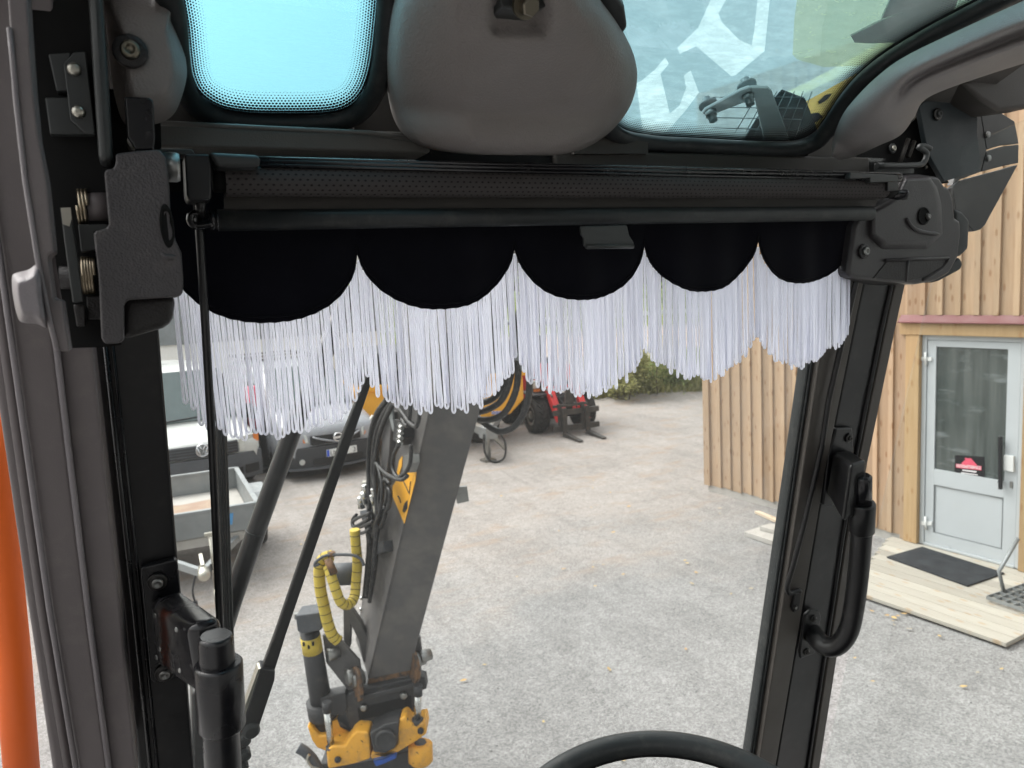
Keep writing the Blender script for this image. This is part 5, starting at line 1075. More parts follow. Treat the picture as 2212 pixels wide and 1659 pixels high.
# ---- silver van (right)
T = xform((2.66, 12.22, 0), R3(9), 0.94)
nv = thing('parked_van', 'silver van with black lower bumper and white number plate beside the white van', 'van', T @ Vector((0, 2, 0)), 'vans parked at the far left')
st = [(0.03, 0.25, 0.60, 0.74, 0.66, 0.74, 0.62), (0.10, 0.22, 0.70, 0.87, 0.74, 0.82, 0.72), (0.40, 0.2, 0.86, 1.00, 0.82, 0.85, 0.75), (0.80, 0.2, 0.96, 1.09, 0.85, 0.85, 0.76), (0.90, 0.2, 0.98, 1.12, 0.85, 0.85, 0.76), (1.25, 0.2, 1.02, 1.38, 0.85, 0.85, 0.70), (1.68, 0.2, 1.05, 1.77, 0.85, 0.85, 0.66), (2.2, 0.2, 1.05, 1.86, 0.85, 0.85, 0.68), (4.2, 0.2, 1.05, 1.86, 0.85, 0.85, 0.68), (4.4, 0.25, 1.05, 1.8, 0.82, 0.82, 0.64)]
build('body', loft_body(st).xf(T), M['van_silver'], nv, 0, 0, 1)
nose2 = lambda x, z: -0.03 + 0.26 * abs(x / 0.85) ** 2.4 + 0.06 * max(0, z - 0.5)
bp = build('bumper', curved(rngx(-0.84, 0.84, 17), 0.20, 0.565, lambda x, z: nose2(x, z) - 0.045 - 0.03 * math.sin((z - 0.2) * 7), 0.2).xf(T), M['bumper_blk'], nv)
build('air_intake', curved(rngx(-0.45, 0.45, 9), 0.27, 0.37, lambda x, z: nose2(x, z) - 0.085, 0.03).xf(T), M['grille'], bp)
build('lip', curved(rngx(-0.82, 0.82, 15), 0.185, 0.225, lambda x, z: nose2(x, z) - 0.09, 0.2).xf(T), M['bumper'], bp)
for s_ in (-1, 1): build('fog_lamp', MB().lathe((s_ * 0.62, nose2(0.62, .33) - 0.085, 0.33), (0, -1, 0), [(0, 0.05), (0.01, 0.045)], 16).xf(T), M['lamp'], bp)
gr_ = build('grille', curved(rngx(-0.44, 0.44, 13), 0.60, 0.745, lambda x, z: nose2(x, z) - 0.035, 0.04).xf(T), M['grille'], nv)
v_ = MB(); v_.tube([Vector((x, nose2(x, .66) - 0.05, 0.735 - 0.13 * (1 - min(1, abs(x) / 0.42)) ** 0.8)) for x in rngx(-0.42, 0.42, 15)], 0.016, 8); build('grille_wing', v_.xf(T), M['van_silver'], gr_)
em = build('emblem', MB().tube([Vector((0.075 * math.cos(a), nose2(0, .68) - 0.075, 0.685 + 0.07 * math.sin(a))) for a in [k * math.pi / 14 for k in range(28)]], 0.013, 8, True, True).xf(T), M['emblem'], nv)
build('emblem_bar', MB().box((0, nose2(0, .68) - 0.078, 0.685), (0.18, 0.015, 0.035)).xf(T), M['emblem'], em)
for s_ in (-1, 1):
    hl = build('headlight', MB().prism([Vector((s_ * a, nose2(a, b) - 0.03 + 0.1 * (b - .62), b)) for a, b in ((0.47, 0.63), (0.66, 0.65), (0.80, 0.76), (0.82, 0.92), (0.70, 0.86), (0.50, 0.76))], (0, 0.08, 0)).xf(T), M['lamp'], nv, 0.008)
    build('indicator', MB().prism([Vector((s_ * a, nose2(a, b) - 0.036 + 0.1 * (b - .62), b)) for a, b in ((0.53, 0.645), (0.64, 0.66), (0.66, 0.72), (0.56, 0.71))], (0, 0.03, 0)).xf(T), M['amber'], hl)
pz = 0.445; py_ = nose2(0, .45) - 0.105
np_ = build('number_plate', MB().box((0.03, py_, pz), (0.54, 0.015, 0.12)).xf(T), M['plate'], nv)
build('plate_band', MB().box((-0.217, py_ - 0.009, pz), (0.045, 0.004, 0.11)).xf(T), M['blue'], np_)
nrm = (T.to_3x3() @ Vector((0, -1, 0)))
text_on('LNA', T @ Vector((-0.175, py_ - 0.0115, pz - 0.042)), T @ Vector((0.03, py_ - 0.0115, pz - 0.042)), 0.075, nrm, M['ink'], np_)
text_on('3', T @ Vector((0.228, py_ - 0.0115, pz - 0.042)), T @ Vector((0.275, py_ - 0.0115, pz - 0.042)), 0.075, nrm, M['ink'], np_)
ws = build('windscreen', MB().prism([Vector(p) for p in ((-0.73, 0.92, 1.15), (0.73, 0.92, 1.15), (0.63, 1.64, 1.77), (-0.63, 1.64, 1.77))], (0, -0.03, 0.03)).xf(T), M['car_glass'], nv)
build('cowl', MB().box((0, 0.89, 1.145), (1.46, 0.06, 0.03)).xf(T), M['ink'], nv)
for s_ in (-1, 1): build('mirror', MB().box((s_ * 0.97, 1.2, 1.10), (0.2, 0.12, 0.20)).xf(T), M['ink'], nv, 0.03, 2)
build('side_panel', MB().prism([Vector(p) for p in ((-0.862, 1.1, 0.25), (-0.862, 4.1, 0.25), (-0.862, 4.1, 1.0), (-0.862, 1.1, 0.96))], (0.02, 0, 0)).xf(T), M['van_dark'], nv)
build('side_window', MB().box((-0.82, 1.9, 1.36), (0.02, 0.8, 0.4)).xf(T), M['car_glass'], nv)
v_ = MB(); [v_.bar(Vector((s_ * 0.6, 1.9, 1.95)), Vector((s_ * 0.6, 4.0, 1.95)), 0.04, 0.04) for s_ in (-1, 1)]; [v_.bar(Vector((-0.6, y, 1.95)), Vector((0.6, y, 1.95)), 0.04, 0.03) for y in (2.0, 3.0, 3.9)]; [v_.box((s_ * 0.6, y, 1.9), (0.03, 0.05, 0.1)) for s_ in (-1, 1) for y in (2.0, 3.0, 3.9)]
build('roof_rack', v_.xf(T), M['ink'], nv)
for y in (0.75, 3.45):
    for s_ in (-1, 1): wheel(nv, T, s_ * 0.84, y, 0.30, 0.19, M['steel'])
# red and black marker between the vans
mp_ = thing('marker_post', 'red and black marker post standing between the two vans', 'post', G(560, 985))
c = P(556, 985, 13.4); build('post', MB().cyl((c.x, c.y, 0), (c.x, c.y, 0.75), 0.075), M['ink'], mp_); build('red_band', MB().cyl((c.x, c.y, 0.75), (c.x, c.y, 1.45), 0.10), M['pink_red'], mp_); build('foot', MB().cyl((c.x, c.y, 0), (c.x, c.y, 0.06), 0.2), M['ink'], mp_)

# ---- grey flat trailer
tr = thing('flat_trailer', 'low galvanised flat trailer with drawbar in front of the white van', 'trailer', (0.25, 9.2, 0))
x0, x1, y0, y1, zt, zf = -0.42, 0.925, 8.27, 10.2, 0.75, 0.50
for nm, a, b in (('front_board', (x0, y0), (x1, y0)), ('rear_board', (x0, y1), (x1, y1)), ('side_board', (x1, y0), (x1, y1)), ('side_board', (x0, y0), (x0, y1))):
    b_ = build(nm, MB().bar((a[0], a[1], (zt + zf) / 2), (b[0], b[1], (zt + zf) / 2), 0.035, zt - zf), M['galv'], tr, 0.004)
    build('top_rail', MB().bar((a[0], a[1], zt + 0.012), (b[0], b[1], zt + 0.012), 0.055, 0.03), M['galv'], b_, 0.003)
build('bed', MB().box(((x0 + x1) / 2, (y0 + y1) / 2, zf), (x1 - x0 - 0.05, y1 - y0 - 0.05, 0.03)), M['concrete'], tr)
rn = random.Random(4); build('sand_heap', MB().prism([Vector((x0 + 0.16 + rn.uniform(-.03, .03) + a * 0.85, y0 + 0.25 + b * 1.25 + rn.uniform(-.05, .05), 0.517)) for a, b in ((0, 0), (.3, -.03), (.7, 0), (1, .05), (.95, .5), (1, 1), (.6, .95), (.2, 1), (.05, .5))], (0, 0, 0.006)), M['sand'], tr)
build('chassis', MB().bar((x0 + .1, y0, 0.44), (x0 + .1, y1, 0.44), 0.05, 0.08).bar((x1 - .1, y0, 0.44), (x1 - .1, y1, 0.44), 0.05, 0.08).bar((x0, y0 + .03, 0.44), (x1, y0 + .03, 0.44), 0.05, 0.09).bar((x0 + 0.02, 9.35, 0.34), (x1 - .02, 9.35, 0.34), 0.06, 0.06), M['concrete'], tr)
cpl = Vector((0.30, 7.42, 0.40))
for xx in (x0 + 0.1, x1 - 0.1): build('drawbar', MB().bar((xx, y0 + 0.3, 0.42), cpl, 0.05, 0.07), M['galv'], tr)
build('coupling', MB().tube(smooth([cpl + Vector((0, 0.06, 0.02)), cpl + Vector((0, -0.12, 0.05)), cpl + Vector((0, -0.22, 0.02))], 4), [0.04, 0.042, 0.045, 0.05, 0.05, 0.052, 0.055, 0.05, 0.03], 12).bar(cpl + Vector((0, -0.1, 0.10)), cpl + Vector((0, 0.12, 0.14)), 0.03, 0.02), M['zinc'], tr)
build('jockey_wheel', MB().cyl(cpl + Vector((0.11, 0.12, -0.2)), cpl + Vector((0.11, 0.12, 0.30)), 0.025).box(cpl + Vector((0.11, 0.12, 0.32)), (0.12, 0.03, 0.03)).lathe(cpl + Vector((0.08, 0.12, -0.30)), (1, 0, 0), [(0, 0.09), (0.06, 0.09)], 18), M['zinc'], tr)
build('cable', MB().tube(smooth([cpl + Vector((-0.05, 0.1, 0)), cpl + Vector((-0.10, 0.02, -0.15)), cpl + Vector((-0.09, 0.0, -0.26))], 5), 0.009, 6).box(cpl + Vector((-0.09, 0, -0.29)), (0.04, 0.04, 0.08)), M['ink'], tr)
for xx, s_ in ((x1, 1), (x0, -1)):
    build('mudguard', MB().prism([Vector((xx + s_ * 0.02, y, z)) for y, z in ((8.95, 0.42), (9.0, 0.60), (9.1, 0.68), (9.6, 0.68), (9.7, 0.60), (9.75, 0.42), (9.70, 0.42), (9.62, 0.62), (9.08, 0.62), (9.0, 0.42))], (s_ * 0.2, 0, 0)), M['galv'], tr)
    t_ = build('wheel', MB().lathe(Vector((xx + s_ * 0.03, 9.35, 0.29)), (s_, 0, 0), [(0, 0.2), (0, 0.27), (0.03, 0.29), (0.12, 0.29), (0.15, 0.27), (0.15, 0.17)], 24), M['tyre'], tr); build('rim', MB().lathe(Vector((xx + s_ * 0.06, 9.35, 0.29)), (s_, 0, 0), [(0, 0.18), (0.11, 0.18), (0.10, 0.1)], 20), M['steel'], t_)
build('sticker', MB().prism([Vector((0.50, y0 - 0.020, 0.70)), Vector((0.68, y0 - 0.020, 0.70)), Vector((0.66, y0 - 0.020, 0.58)), Vector((0.47, y0 - 0.020, 0.58))], (0, 0.002, 0)), M['sticker_blue'], tr)
build('latch', MB().box((0.02, y0 - 0.03, 0.68), (0.03, 0.03, 0.12)).box((0.9, y0 - 0.03, 0.68), (0.03, 0.03, 0.12)), M['steel'], tr)

# ---- white trailer glimpsed past the left post
wt = thing('white_trailer', 'white box trailer glimpsed between the orange rail and the left post', 'trailer', (-2.0, 10.5, 0))
build('box', MB().box((-2.25, 11.2, 0.95), (1.5, 3.4, 1.0)), M['white_paint'], wt, 0.03)
build('front_frame', MB().bar((-1.45, 9.4, 0.42), (-3.0, 9.4, 0.42), 0.08, 0.1).bar((-1.6, 9.45, 0.42), (-1.9, 8.6, 0.42), 0.06, 0.08).bar((-2.7, 9.45, 0.42), (-1.9, 8.6, 0.42), 0.06, 0.08), M['galv'], wt)
build('lower_rail', MB().bar((-1.49, 9.5, 0.5), (-1.49, 12.9, 0.5), 0.04, 0.12), M['galv'], wt)
for y in (10.6, 11.5): build('wheel', MB().lathe((-1.66, y, 0.3), (1, 0, 0), [(0, 0.2), (0, 0.28), (0.03, 0.3), (0.13, 0.3), (0.16, 0.28), (0.16, 0.1)], 24), M['tyre'], wt)

# ---- yellow trailer behind the digging arm
yt = thing('yellow_trailer', 'yellow plant trailer with grey drawbar behind the black hoses', 'trailer', (5.2, 13.3, 0))
fr = Vector((0, 0, 0)); yb = 13.0
build('body', MB().prism([Vector((3.3, yb, 0.45)), Vector((6.15, yb, 0.50)), Vector((6.45, yb, 0.75)), Vector((6.45, yb, 1.22)), Vector((3.3, yb, 1.22))], (0, 2.4, 0)), M['yellow'], yt, 0.04, 3)
build('top_rail', MB().bar((3.25, yb - 0.03, 1.26), (6.5, yb - 0.03, 1.26), 0.08, 0.09).bar((6.5, yb, 1.26), (6.5, yb + 2.4, 1.26), 0.08, 0.09), M['yellow'], yt, 0.01)
build('load', MB().box((4.9, yb + 1.2, 1.55), (3.0, 2.1, 0.6)), M['bumper_blk'], yt, 0.08)
build('sign_band', MB().prism([P(1062, 888, yb - 0.012), P(1086, 888, yb - 0.012), P(1086, 895, yb - 0.012), P(1062, 895, yb - 0.012)], (0, 0.008, 0)), M['paper'], yt)
for k in range(3): build('sign_ring', MB().tube([P(1066 + k * 7.5, 891.5, yb - 0.018) + Vector((0.022 * math.cos(a), 0, 0.022 * math.sin(a))) for a in [q_ * math.pi / 6 for q_ in range(12)]], 0.006, 5, True, True), M['blue'], yt)
build('white_panel', MB().prism([P(1040, 860, yb - 0.012), P(1056, 860, yb - 0.012), P(1056, 871, yb - 0.012), P(1040, 871, yb - 0.012)], (0, 0.008, 0)), M['plate'], yt)
hj = G(1055, 996); build('drawbar', MB().bar((5.3, yb + 0.2, 0.42), (hj.x, hj.y, 0.48), 0.12, 0.14).bar((6.0, yb + 0.2, 0.42), (hj.x + 0.05, hj.y + 0.1, 0.48), 0.08, 0.12).box((hj.x, hj.y - 0.05, 0.5), (0.22, 0.3, 0.2)), M['galv'], yt, 0.01)
build('jack', MB().cyl((hj.x, hj.y, 0.03), (hj.x, hj.y, 0.6), 0.05).box((hj.x, hj.y, 0.02), (0.22, 0.22, 0.04)).bar((hj.x + 0.1, hj.y + 0.1, 0.45), (hj.x + 0.42, hj.y + 0.2, 0.12), 0.05, 0.06), M['steel'], yt)
build('hose_loop', MB().tube(smooth([Vector((hj.x - 0.12, hj.y - 0.15, 0.5)), Vector((hj.x - 0.14, hj.y - 0.2, 0.2)), Vector((hj.x - 0.02, hj.y - 0.22, -0.0 + 0.03)), Vector((hj.x + 0.2, hj.y - 0.2, 0.06)), Vector((hj.x + 0.28, hj.y - 0.1, 0.3)), Vector((hj.x + 0.2, hj.y, 0.5))], 6), 0.018, 8), M['hose'], yt)
for x in (4.3, 5.6): build('wheel', MB().lathe((x, yb + 0.15, 0.38), (0, -1, 0), [(-0.25, 0.3), (-0.25, 0.36), (-0.2, 0.38), (0, 0.38), (0.03, 0.34), (0.03, 0.1)], 24), M['tyre'], yt)

# ---- red loader with pallet forks
A_ = G(1168, 942); Bq_ = G(1263, 928); ax_ = (Bq_ - A_); hd_ = math.atan2(ax_.y, ax_.x)
T = xform((A_ + Bq_) / 2 + Vector((0.12, 0, 0)), hd_ - R3(4), 1.02)
ld = thing('red_loader', 'small red wheel loader with black pallet forks on the gravel', 'loader', T @ Vector((0, 1, 0)))
def knob_tyre(x, y, r, w, s_):
    c_ = Vector((x, y, r)); mb = MB().lathe(c_, (s_, 0, 0), [(-w / 2, r * 0.62), (-w / 2, r * 0.9), (-w * 0.38, r * 0.96), (w * 0.38, r * 0.96), (w / 2, r * 0.9), (w / 2, r * 0.62), (w * 0.4, r * 0.55)], 28)
    for k in range(18):
        a = 2 * math.pi * k / 18
        for sd in (-1, 1):
            a1 = a + (0.17 if sd > 0 else 0); p = c_ + Vector((sd * w * 0.26, math.cos(a1) * r * 0.985, math.sin(a1) * r * 0.985)); q_ = c_ + Vector((sd * 0.01, math.cos(a1 + 0.22) * r * 0.985, math.sin(a1 + 0.22) * r * 0.985))
            mb.bar(p, q_, w * 0.11, r * 0.09, Vector((0, math.cos(a1), math.sin(a1))))
    return mb
hw = 0.50
for y in (0.35, 1.75):
    for s_ in (-1, 1):
        wv = build('wheel', knob_tyre(s_ * hw, y, 0.35, 0.30, s_).xf(T), M['tyre'], ld); build('rim', MB().lathe((s_ * (hw + 0.10), y, 0.35), (s_, 0, 0), [(-0.05, 0.2), (0.035, 0.2), (0.03, 0.16), (0.0, 0.13), (0.03, 0.06), (0.05, 0.05)], 20).xf(T), M['steel'], wv)
build('chassis', MB().box((0, 1.05, 0.45), (0.62, 1.9, 0.34)).box((0, 0.3, 0.5), (0.5, 0.5, 0.4)).xf(T), M['bumper_blk'], ld, 0.02)
build('hood', MB().prism([Vector((-0.42, y, z)) for y, z in ((1.1, 0.55), (2.35, 0.5), (2.4, 1.1), (2.2, 1.25), (1.3, 1.25), (1.1, 1.1))], (0.84, 0, 0)).xf(T), M['red'], ld, 0.05, 3)
build('fender', MB().box((-0.44, 0.52, 0.75), (0.36, 0.75, 0.04)).box((0.44, 0.52, 0.75), (0.36, 0.75, 0.04)).xf(T), M['bumper_blk'], ld, 0.015)
for s_ in (-1, 1):
    hl = build('head_lamp', MB().box((s_ * 0.46, 0.42, 0.93), (0.14, 0.12, 0.16)).xf(T), M['lamp'], ld, 0.02); build('indicator', MB().box((s_ * 0.46, 0.36, 0.82), (0.13, 0.04, 0.05)).xf(T), M['amber'], hl)
build('lamp_stalk', MB().box((-0.46, 0.5, 0.85), (0.05, 0.05, 0.3)).box((0.46, 0.5, 0.85), (0.05, 0.05, 0.3)).box((0, 0.55, 0.86), (0.8, 0.2, 0.16)).xf(T), M['ink'], ld, 0.01)
for s_ in (-1, 1):
    la = build('lift_arm', MB().prism([Vector((s_ * 0.22, y, z)) for y, z in ((0.75, 1.25), (0.62, 1.32), (0.2, 1.0), (-0.16, 0.5), (-0.28, 0.28), (-0.22, 0.24), (-0.08, 0.38), (0.3, 0.88), (0.6, 1.15))], (s_ * 0.13, 0, 0)).xf(T), M['red'], ld, 0.012)
    build('lift_cylinder', MB().cyl(Vector((s_ * 0.34, 0.55, 0.8)), Vector((s_ * 0.34, 0.15, 0.86)), 0.035).cyl(Vector((s_ * 0.34, 0.15, 0.86)), Vector((s_ * 0.32, -0.02, 0.72)), 0.02).xf(T), M['steel'], la)
build('cross_tube', MB().cyl(Vector((-0.3, -0.06, 0.46)), Vector((0.3, -0.06, 0.46)), 0.06).cyl(Vector((-0.2, 0.2, 0.85)), Vector((0.2, 0.2, 0.85)), 0.05).xf(T), M['red'], ld)
build('tilt_cylinder', MB().cyl(Vector((0, 0.35, 1.0)), Vector((0, -0.12, 0.72)), 0.04).cyl(Vector((0, -0.12, 0.72)), Vector((0, -0.30, 0.58)), 0.022).xf(T), M['steel'], ld)
build('guard_frame', MB().tube([Vector((-0.42, 0.95, 1.1)), Vector((-0.42, 1.0, 2.05)), Vector((0.42, 1.0, 2.05)), Vector((0.42, 0.95, 1.1))], 0.03, 8).box((0, 1.35, 2.08), (0.9, 1.0, 0.06)).xf(T), M['ink'], ld)
build('seat', MB().box((0, 1.35, 1.3), (0.45, 0.45, 0.12)).box((0, 1.55, 1.55), (0.45, 0.1, 0.5)).xf(T), M['ink'], ld, 0.03)
build('loader_hoses', MB().tube(smooth([Vector((0.1, 0.3, 0.9)), Vector((0.16, 0.0, 0.7)), Vector((0.1, -0.2, 0.5))], 5), 0.015, 6).tube(smooth([Vector((-0.1, 0.3, 0.9)), Vector((-0.14, 0.02, 0.66)), Vector((-0.05, -0.2, 0.45))], 5), 0.015, 6).xf(T), M['hose'], ld)
fk = thing('pallet_forks', 'dark pallet fork carriage with two tines on the red loader', 'forks', T @ Vector((0, -0.5, 0)))
for z in (0.16, 0.46): build('carriage_bar', MB().bar((-0.38, -0.36, z), (0.58, -0.36, z), 0.05, 0.10).xf(T @ Matrix.Translation((-0.1, 0, 0))), M['fork'], fk)
build('quick_hitch', MB().prism([Vector((-0.05, -0.30, 0.50)), Vector((0.05, -0.30, 0.50)), Vector((0.10, -0.30, 0.60)), Vector((0.05, -0.30, 0.90)), Vector((-0.05, -0.30, 0.90)), Vector((-0.10, -0.30, 0.60))], (0, 0.05, 0)).bar((-0.36, -0.33, 0.58), (0.36, -0.33, 0.58), 0.05, 0.05).xf(T @ Matrix.Translation((-0.1, 0, 0))), M['fork'], fk)
for x in (-0.22, 0.26): build('tine', MB().prism([Vector((x, y, z)) for y, z in ((-0.40, 0.55), (-0.44, 0.55), (-0.44, 0.09), (-1.05, 0.035), (-1.05, 0.015), (-0.40, 0.02))], (0.09, 0, 0)).xf(T @ Matrix.Translation((-0.1, 0, 0))), M['fork'], fk)
for x in (-0.24, 0.24): build('upright', MB().bar((x, -0.35, 0.1), (x, -0.35, 0.62), 0.06, 0.06, (0, 1, 0)).xf(T @ Matrix.Translation((-0.1, 0, 0))), M['fork'], fk)
# ================================================================== digging arm of the excavator
FW = Vector((0.43, 0.896, 0)).normalized(); RT = Vector((0.896, -0.43, 0)).normalized()
def dep(y): return 3.3 + (y - 880) * (0.9 / 570)
def AL(y): return D(925 - 0.228 * (y - 900), y, dep(y))
def AR(y): return D(1040 - 0.269 * (y - 877), y, dep(y) - 0.02)
ar = thing('digger_arm', 'dark grey steel digger arm reaching down in front of the cab', 'arm', D(845, 1450, 4.3))
def back(y): return lerp(0.60, 0.34, max(0, min(1, (y - 600) / 850)))
rows = []
for y in (380, 640, 880, 1150, 1300, 1400, 1466):
    a, b = AL(y), AR(y); k = Vector((0.02, back(y), back(y) * 0.25)); rows.append([a, b, b + k, a + k])
mb = MB().grid(rows, True, False); mb.f.append([0, 1, 2, 3][::-1]); mb.sm.append(False); o = (len(rows) - 1) * 4; mb.f.append([o, o + 1, o + 2, o + 3]); mb.sm.append(False)
build('box_section', mb, M['arm'], ar, 0.006)
build('weld_edge', MB().tube([AL(y) for y in (640, 880, 1150, 1400, 1464)], 0.005, 6), M['arm'], ar)
build('worn_end', MB().prism([AL(1466) - FW * 0.003, AR(1448) - FW * 0.003, AR(1457) - FW * 0.003, AL(1478) - FW * 0.003], FW * 0.02), M['rust'], ar)
SP = AL(880); SN = ((AL(1400) - AL(640)).cross(Vector((0.02, 0.5, 0.12)))).normalized()
if SN.x > 0: SN = -SN
def AS(x, y, o=0.0): return onp(x, y, SP + SN * o, SN)      # the arm's left side face
build('yellow_sign', MB().prism([AS(a, b, 0.004) for a, b in ((848, 1050), (862, 1030), (878, 1018), (899, 1019), (897, 1038), (873, 1131), (848, 1072))], SN * -0.002), M['yellow'], ar)
build('sign_mark', MB().prism([AS(a, b, 0.0055) for a, b in ((873, 1088), (880, 1080), (880, 1098), (873, 1108), (869, 1104))], SN * -0.001).tube([AS(a, b, 0.005) for a, b in ((860, 1072), (864, 1078), (866, 1086))], 0.004, 5).tube([AS(a, b, 0.005) for a, b in ((872, 1040), (884, 1066), (887, 1040))], 0.003, 5), M['ink'], ar)
build('yellow_sign', MB().prism([AS(a, b, 0.004) for a, b in ((857, 1020), (862, 995), (869, 985), (868, 1005), (861, 1028))], SN * -0.002), M['yellow'], ar)
# fittings on the side face
build('side_plate', MB().prism([AS(a, b, 0.03) for a, b in ((826, 900), (836, 880), (846, 890), (840, 980), (832, 1040), (822, 1030))], SN * -0.03), M['arm'], ar, 0.003)
build('manifold', MB().prism([AS(a, b, 0.05) for a, b in ((852, 905), (872, 912), (872, 945), (864, 962), (848, 950))], SN * -0.05), M['arm_dark'], ar, 0.003)
for k in range(4): build('nipple', MB().cyl(AS(862 - k * 1.0, 917 + k * 11, 0.05), AS(869 - k * 1.0, 925 + k * 11, 0.07), 0.011, None, 10), M['chrome'], ar)
build('clamp_strip', MB().prism([AS(a, b, 0.045) for a, b in ((841, 862), (846, 862), (848, 905), (853, 930), (848, 932), (840, 900))], SN * -0.01), M['galv'], ar)
build('valve_box', MB().prism([AS(a, b, 0.06) for a, b in ((870, 984), (883, 980), (884, 1000), (876, 1022), (869, 1016))], SN * -0.05), M['steel'], ar, 0.004)
build('red_tag', MB().prism([AS(a, b, 0.012) for a, b in ((826, 1000), (834, 997), (842, 1016), (834, 1020))], SN * -0.01), M['bumper_blk'], ar)
for k in range(3): build('red_mark', MB().prism([AS(827 + k * 3.5, 1000 + k * 7, 0.0135), AS(831 + k * 3.5, 999 + k * 7, 0.0135), AS(833 + k * 3.5, 1003 + k * 7, 0.0135), AS(829 + k * 3.5, 1005 + k * 7, 0.0135)], SN * -0.001), M['red_mark'], ar)
build('sensor_box', MB().prism([AS(a, b, 0.05) for a, b in ((806, 1173), (828, 1169), (830, 1192), (812, 1198), (804, 1194))], SN * -0.05), M['bumper_blk'], ar, 0.003)
build('sensor_mark', MB().prism([AS(a, b, 0.052) for a, b in ((806, 1177), (813, 1176), (813, 1192), (807, 1192))], SN * -0.001), M['red_mark'], ar)
build('bucket_cylinder', MB().cyl(AS(800, 1330, 0.02) + FW * 0.20, AS(850, 820, 0.02) + FW * 0.42, 0.055).cyl(AS(795, 1400, 0.02) + FW * 0.18, AS(800, 1330, 0.02) + FW * 0.20, 0.03), M['arm_dark'], ar)
build('hose_rail', MB().prism([AS(a, b, 0.015) for a, b in ((800, 1200), (814, 1196), (805, 1300), (790, 1340), (782, 1330))], SN * -0.05), M['arm_dark'], ar, 0.003)
for a, b in ((782, 1292), (781, 1316), (788, 1270), (783, 1338)): build('rail_bolt', MB().lathe(AS(a, b, 0.02), SN, [(0, 0.012), (0.012, 0.010)], 8), M['chrome'], ar)
build('side_lug', MB().prism([AR(1075) + RT * a + Vector((0, 0, b)) for a, b in ((-0.01, 0.05), (0.05, 0.05), (0.055, -0.02), (0.0, -0.03))], FW * 0.02).cyl(AR(1080) + RT * 0.028 + Vector((0, 0, 0.02)) - FW * 0.01, AR(1080) + RT * 0.028 + Vector((0, 0, 0.02)) + FW * 0.03, 0.014), M['steel'], ar)
# hoses down the side
HS = [[(868, 800), (842, 862), (820, 895), (806, 940), (800, 1000), (802, 1060), (806, 1100), (800, 1160), (795, 1230), (788, 1290)],
      [(880, 800), (848, 864), (826, 900), (811, 945), (805, 1005), (806, 1065), (808, 1110), (803, 1165), (798, 1235), (792, 1290)],
      [(856, 800), (836, 860), (814, 892), (801, 935), (796, 990), (797, 1050), (799, 1085), (796, 1120), (800, 1180)],
      [(890, 810), (853, 866), (832, 905), (817, 950), (811, 1010), (812, 1070), (815, 1120), (810, 1180), (806, 1230)]]
for k, l in enumerate(HS): build('hose', MB().tube(smooth([AS(a, b, 0.05 + 0.012 * k) for a, b in l], 4), 0.0125, 8), M['hose'], ar)
LP = [[(862, 960), (850, 985), (848, 1010), (858, 1030), (874, 1022), (886, 1000), (888, 960)], [(812, 1000), (830, 1020), (850, 1032), (868, 1036), (880, 1028)], [(816, 1005), (826, 1050), (822, 1100), (812, 1130), (806, 1160)], [(842, 1045), (834, 1036), (824, 1046), (818, 1080), (820, 1110), (812, 1140)],
      [(800, 1108), (775, 1118), (762, 1128), (768, 1140), (790, 1134), (806, 1126)], [(798, 1118), (778, 1132), (766, 1140), (780, 1152), (800, 1142)], [(770, 1112), (762, 1122), (762, 1136), (775, 1146)], [(870, 800), (882, 850), (886, 890), (880, 920), (868, 905)], [(884, 800), (905, 880), (900, 920), (884, 912), (868, 890), (850, 870)]]
for k, l in enumerate(LP): build('hose', MB().tube(smooth([AS(a, b, 0.085 + 0.004 * (k % 3)) for a, b in l], 5), 0.0095, 8), M['hose'], ar)
HX = [[(815, 990), (820, 1030), (816, 1075), (820, 1120), (812, 1170), (806, 1240), (798, 1300)], [(822, 1030), (836, 1040), (838, 1070), (828, 1100), (816, 1108)], [(824, 1050), (842, 1058), (840, 1092), (826, 1112), (812, 1128), (800, 1150)], [(808, 1000), (798, 1030), (792, 1065), (796, 1100), (806, 1140), (802, 1200)], [(790, 1130), (796, 1170), (792, 1230), (786, 1290)], [(816, 960), (806, 1010), (810, 1050), (824, 1078), (832, 1110), (822, 1140)]]
for k, l in enumerate(HX): build('hose', MB().tube(smooth([AS(a, b, 0.055 + 0.008 * (k % 3)) for a, b in l], 5), 0.0115, 8), M['hose'], ar)
for a, b, r in ((788, 1075, 0.022), (781, 1085, 0.02), (790, 1060, 0.016), (808, 1068, 0.013), (806, 1082, 0.013)): build('coupling', MB().lathe(AS(a, b, 0.07), Vector((0.2, 0.1, -1)), [(-0.035, r * 0.7), (-0.03, r), (0.01, r), (0.012, r * 0.75), (0.035, r * 0.75)], 8), M['chrome'], ar)
build('clamp_block', MB().prism([AS(a, b, 0.07) for a, b in ((776, 1104), (800, 1098), (804, 1120), (782, 1124))], SN * -0.05), M['bumper'], ar, 0.004)
for l in ([(787, 1040), (784, 1060), (778, 1080), (777, 1098)], [(812, 1062), (810, 1085), (811, 1110)]): build('hard_line', MB().tube(smooth([AS(a, b, 0.06) for a, b in l], 4), 0.011, 8), M['zinc'], ar)
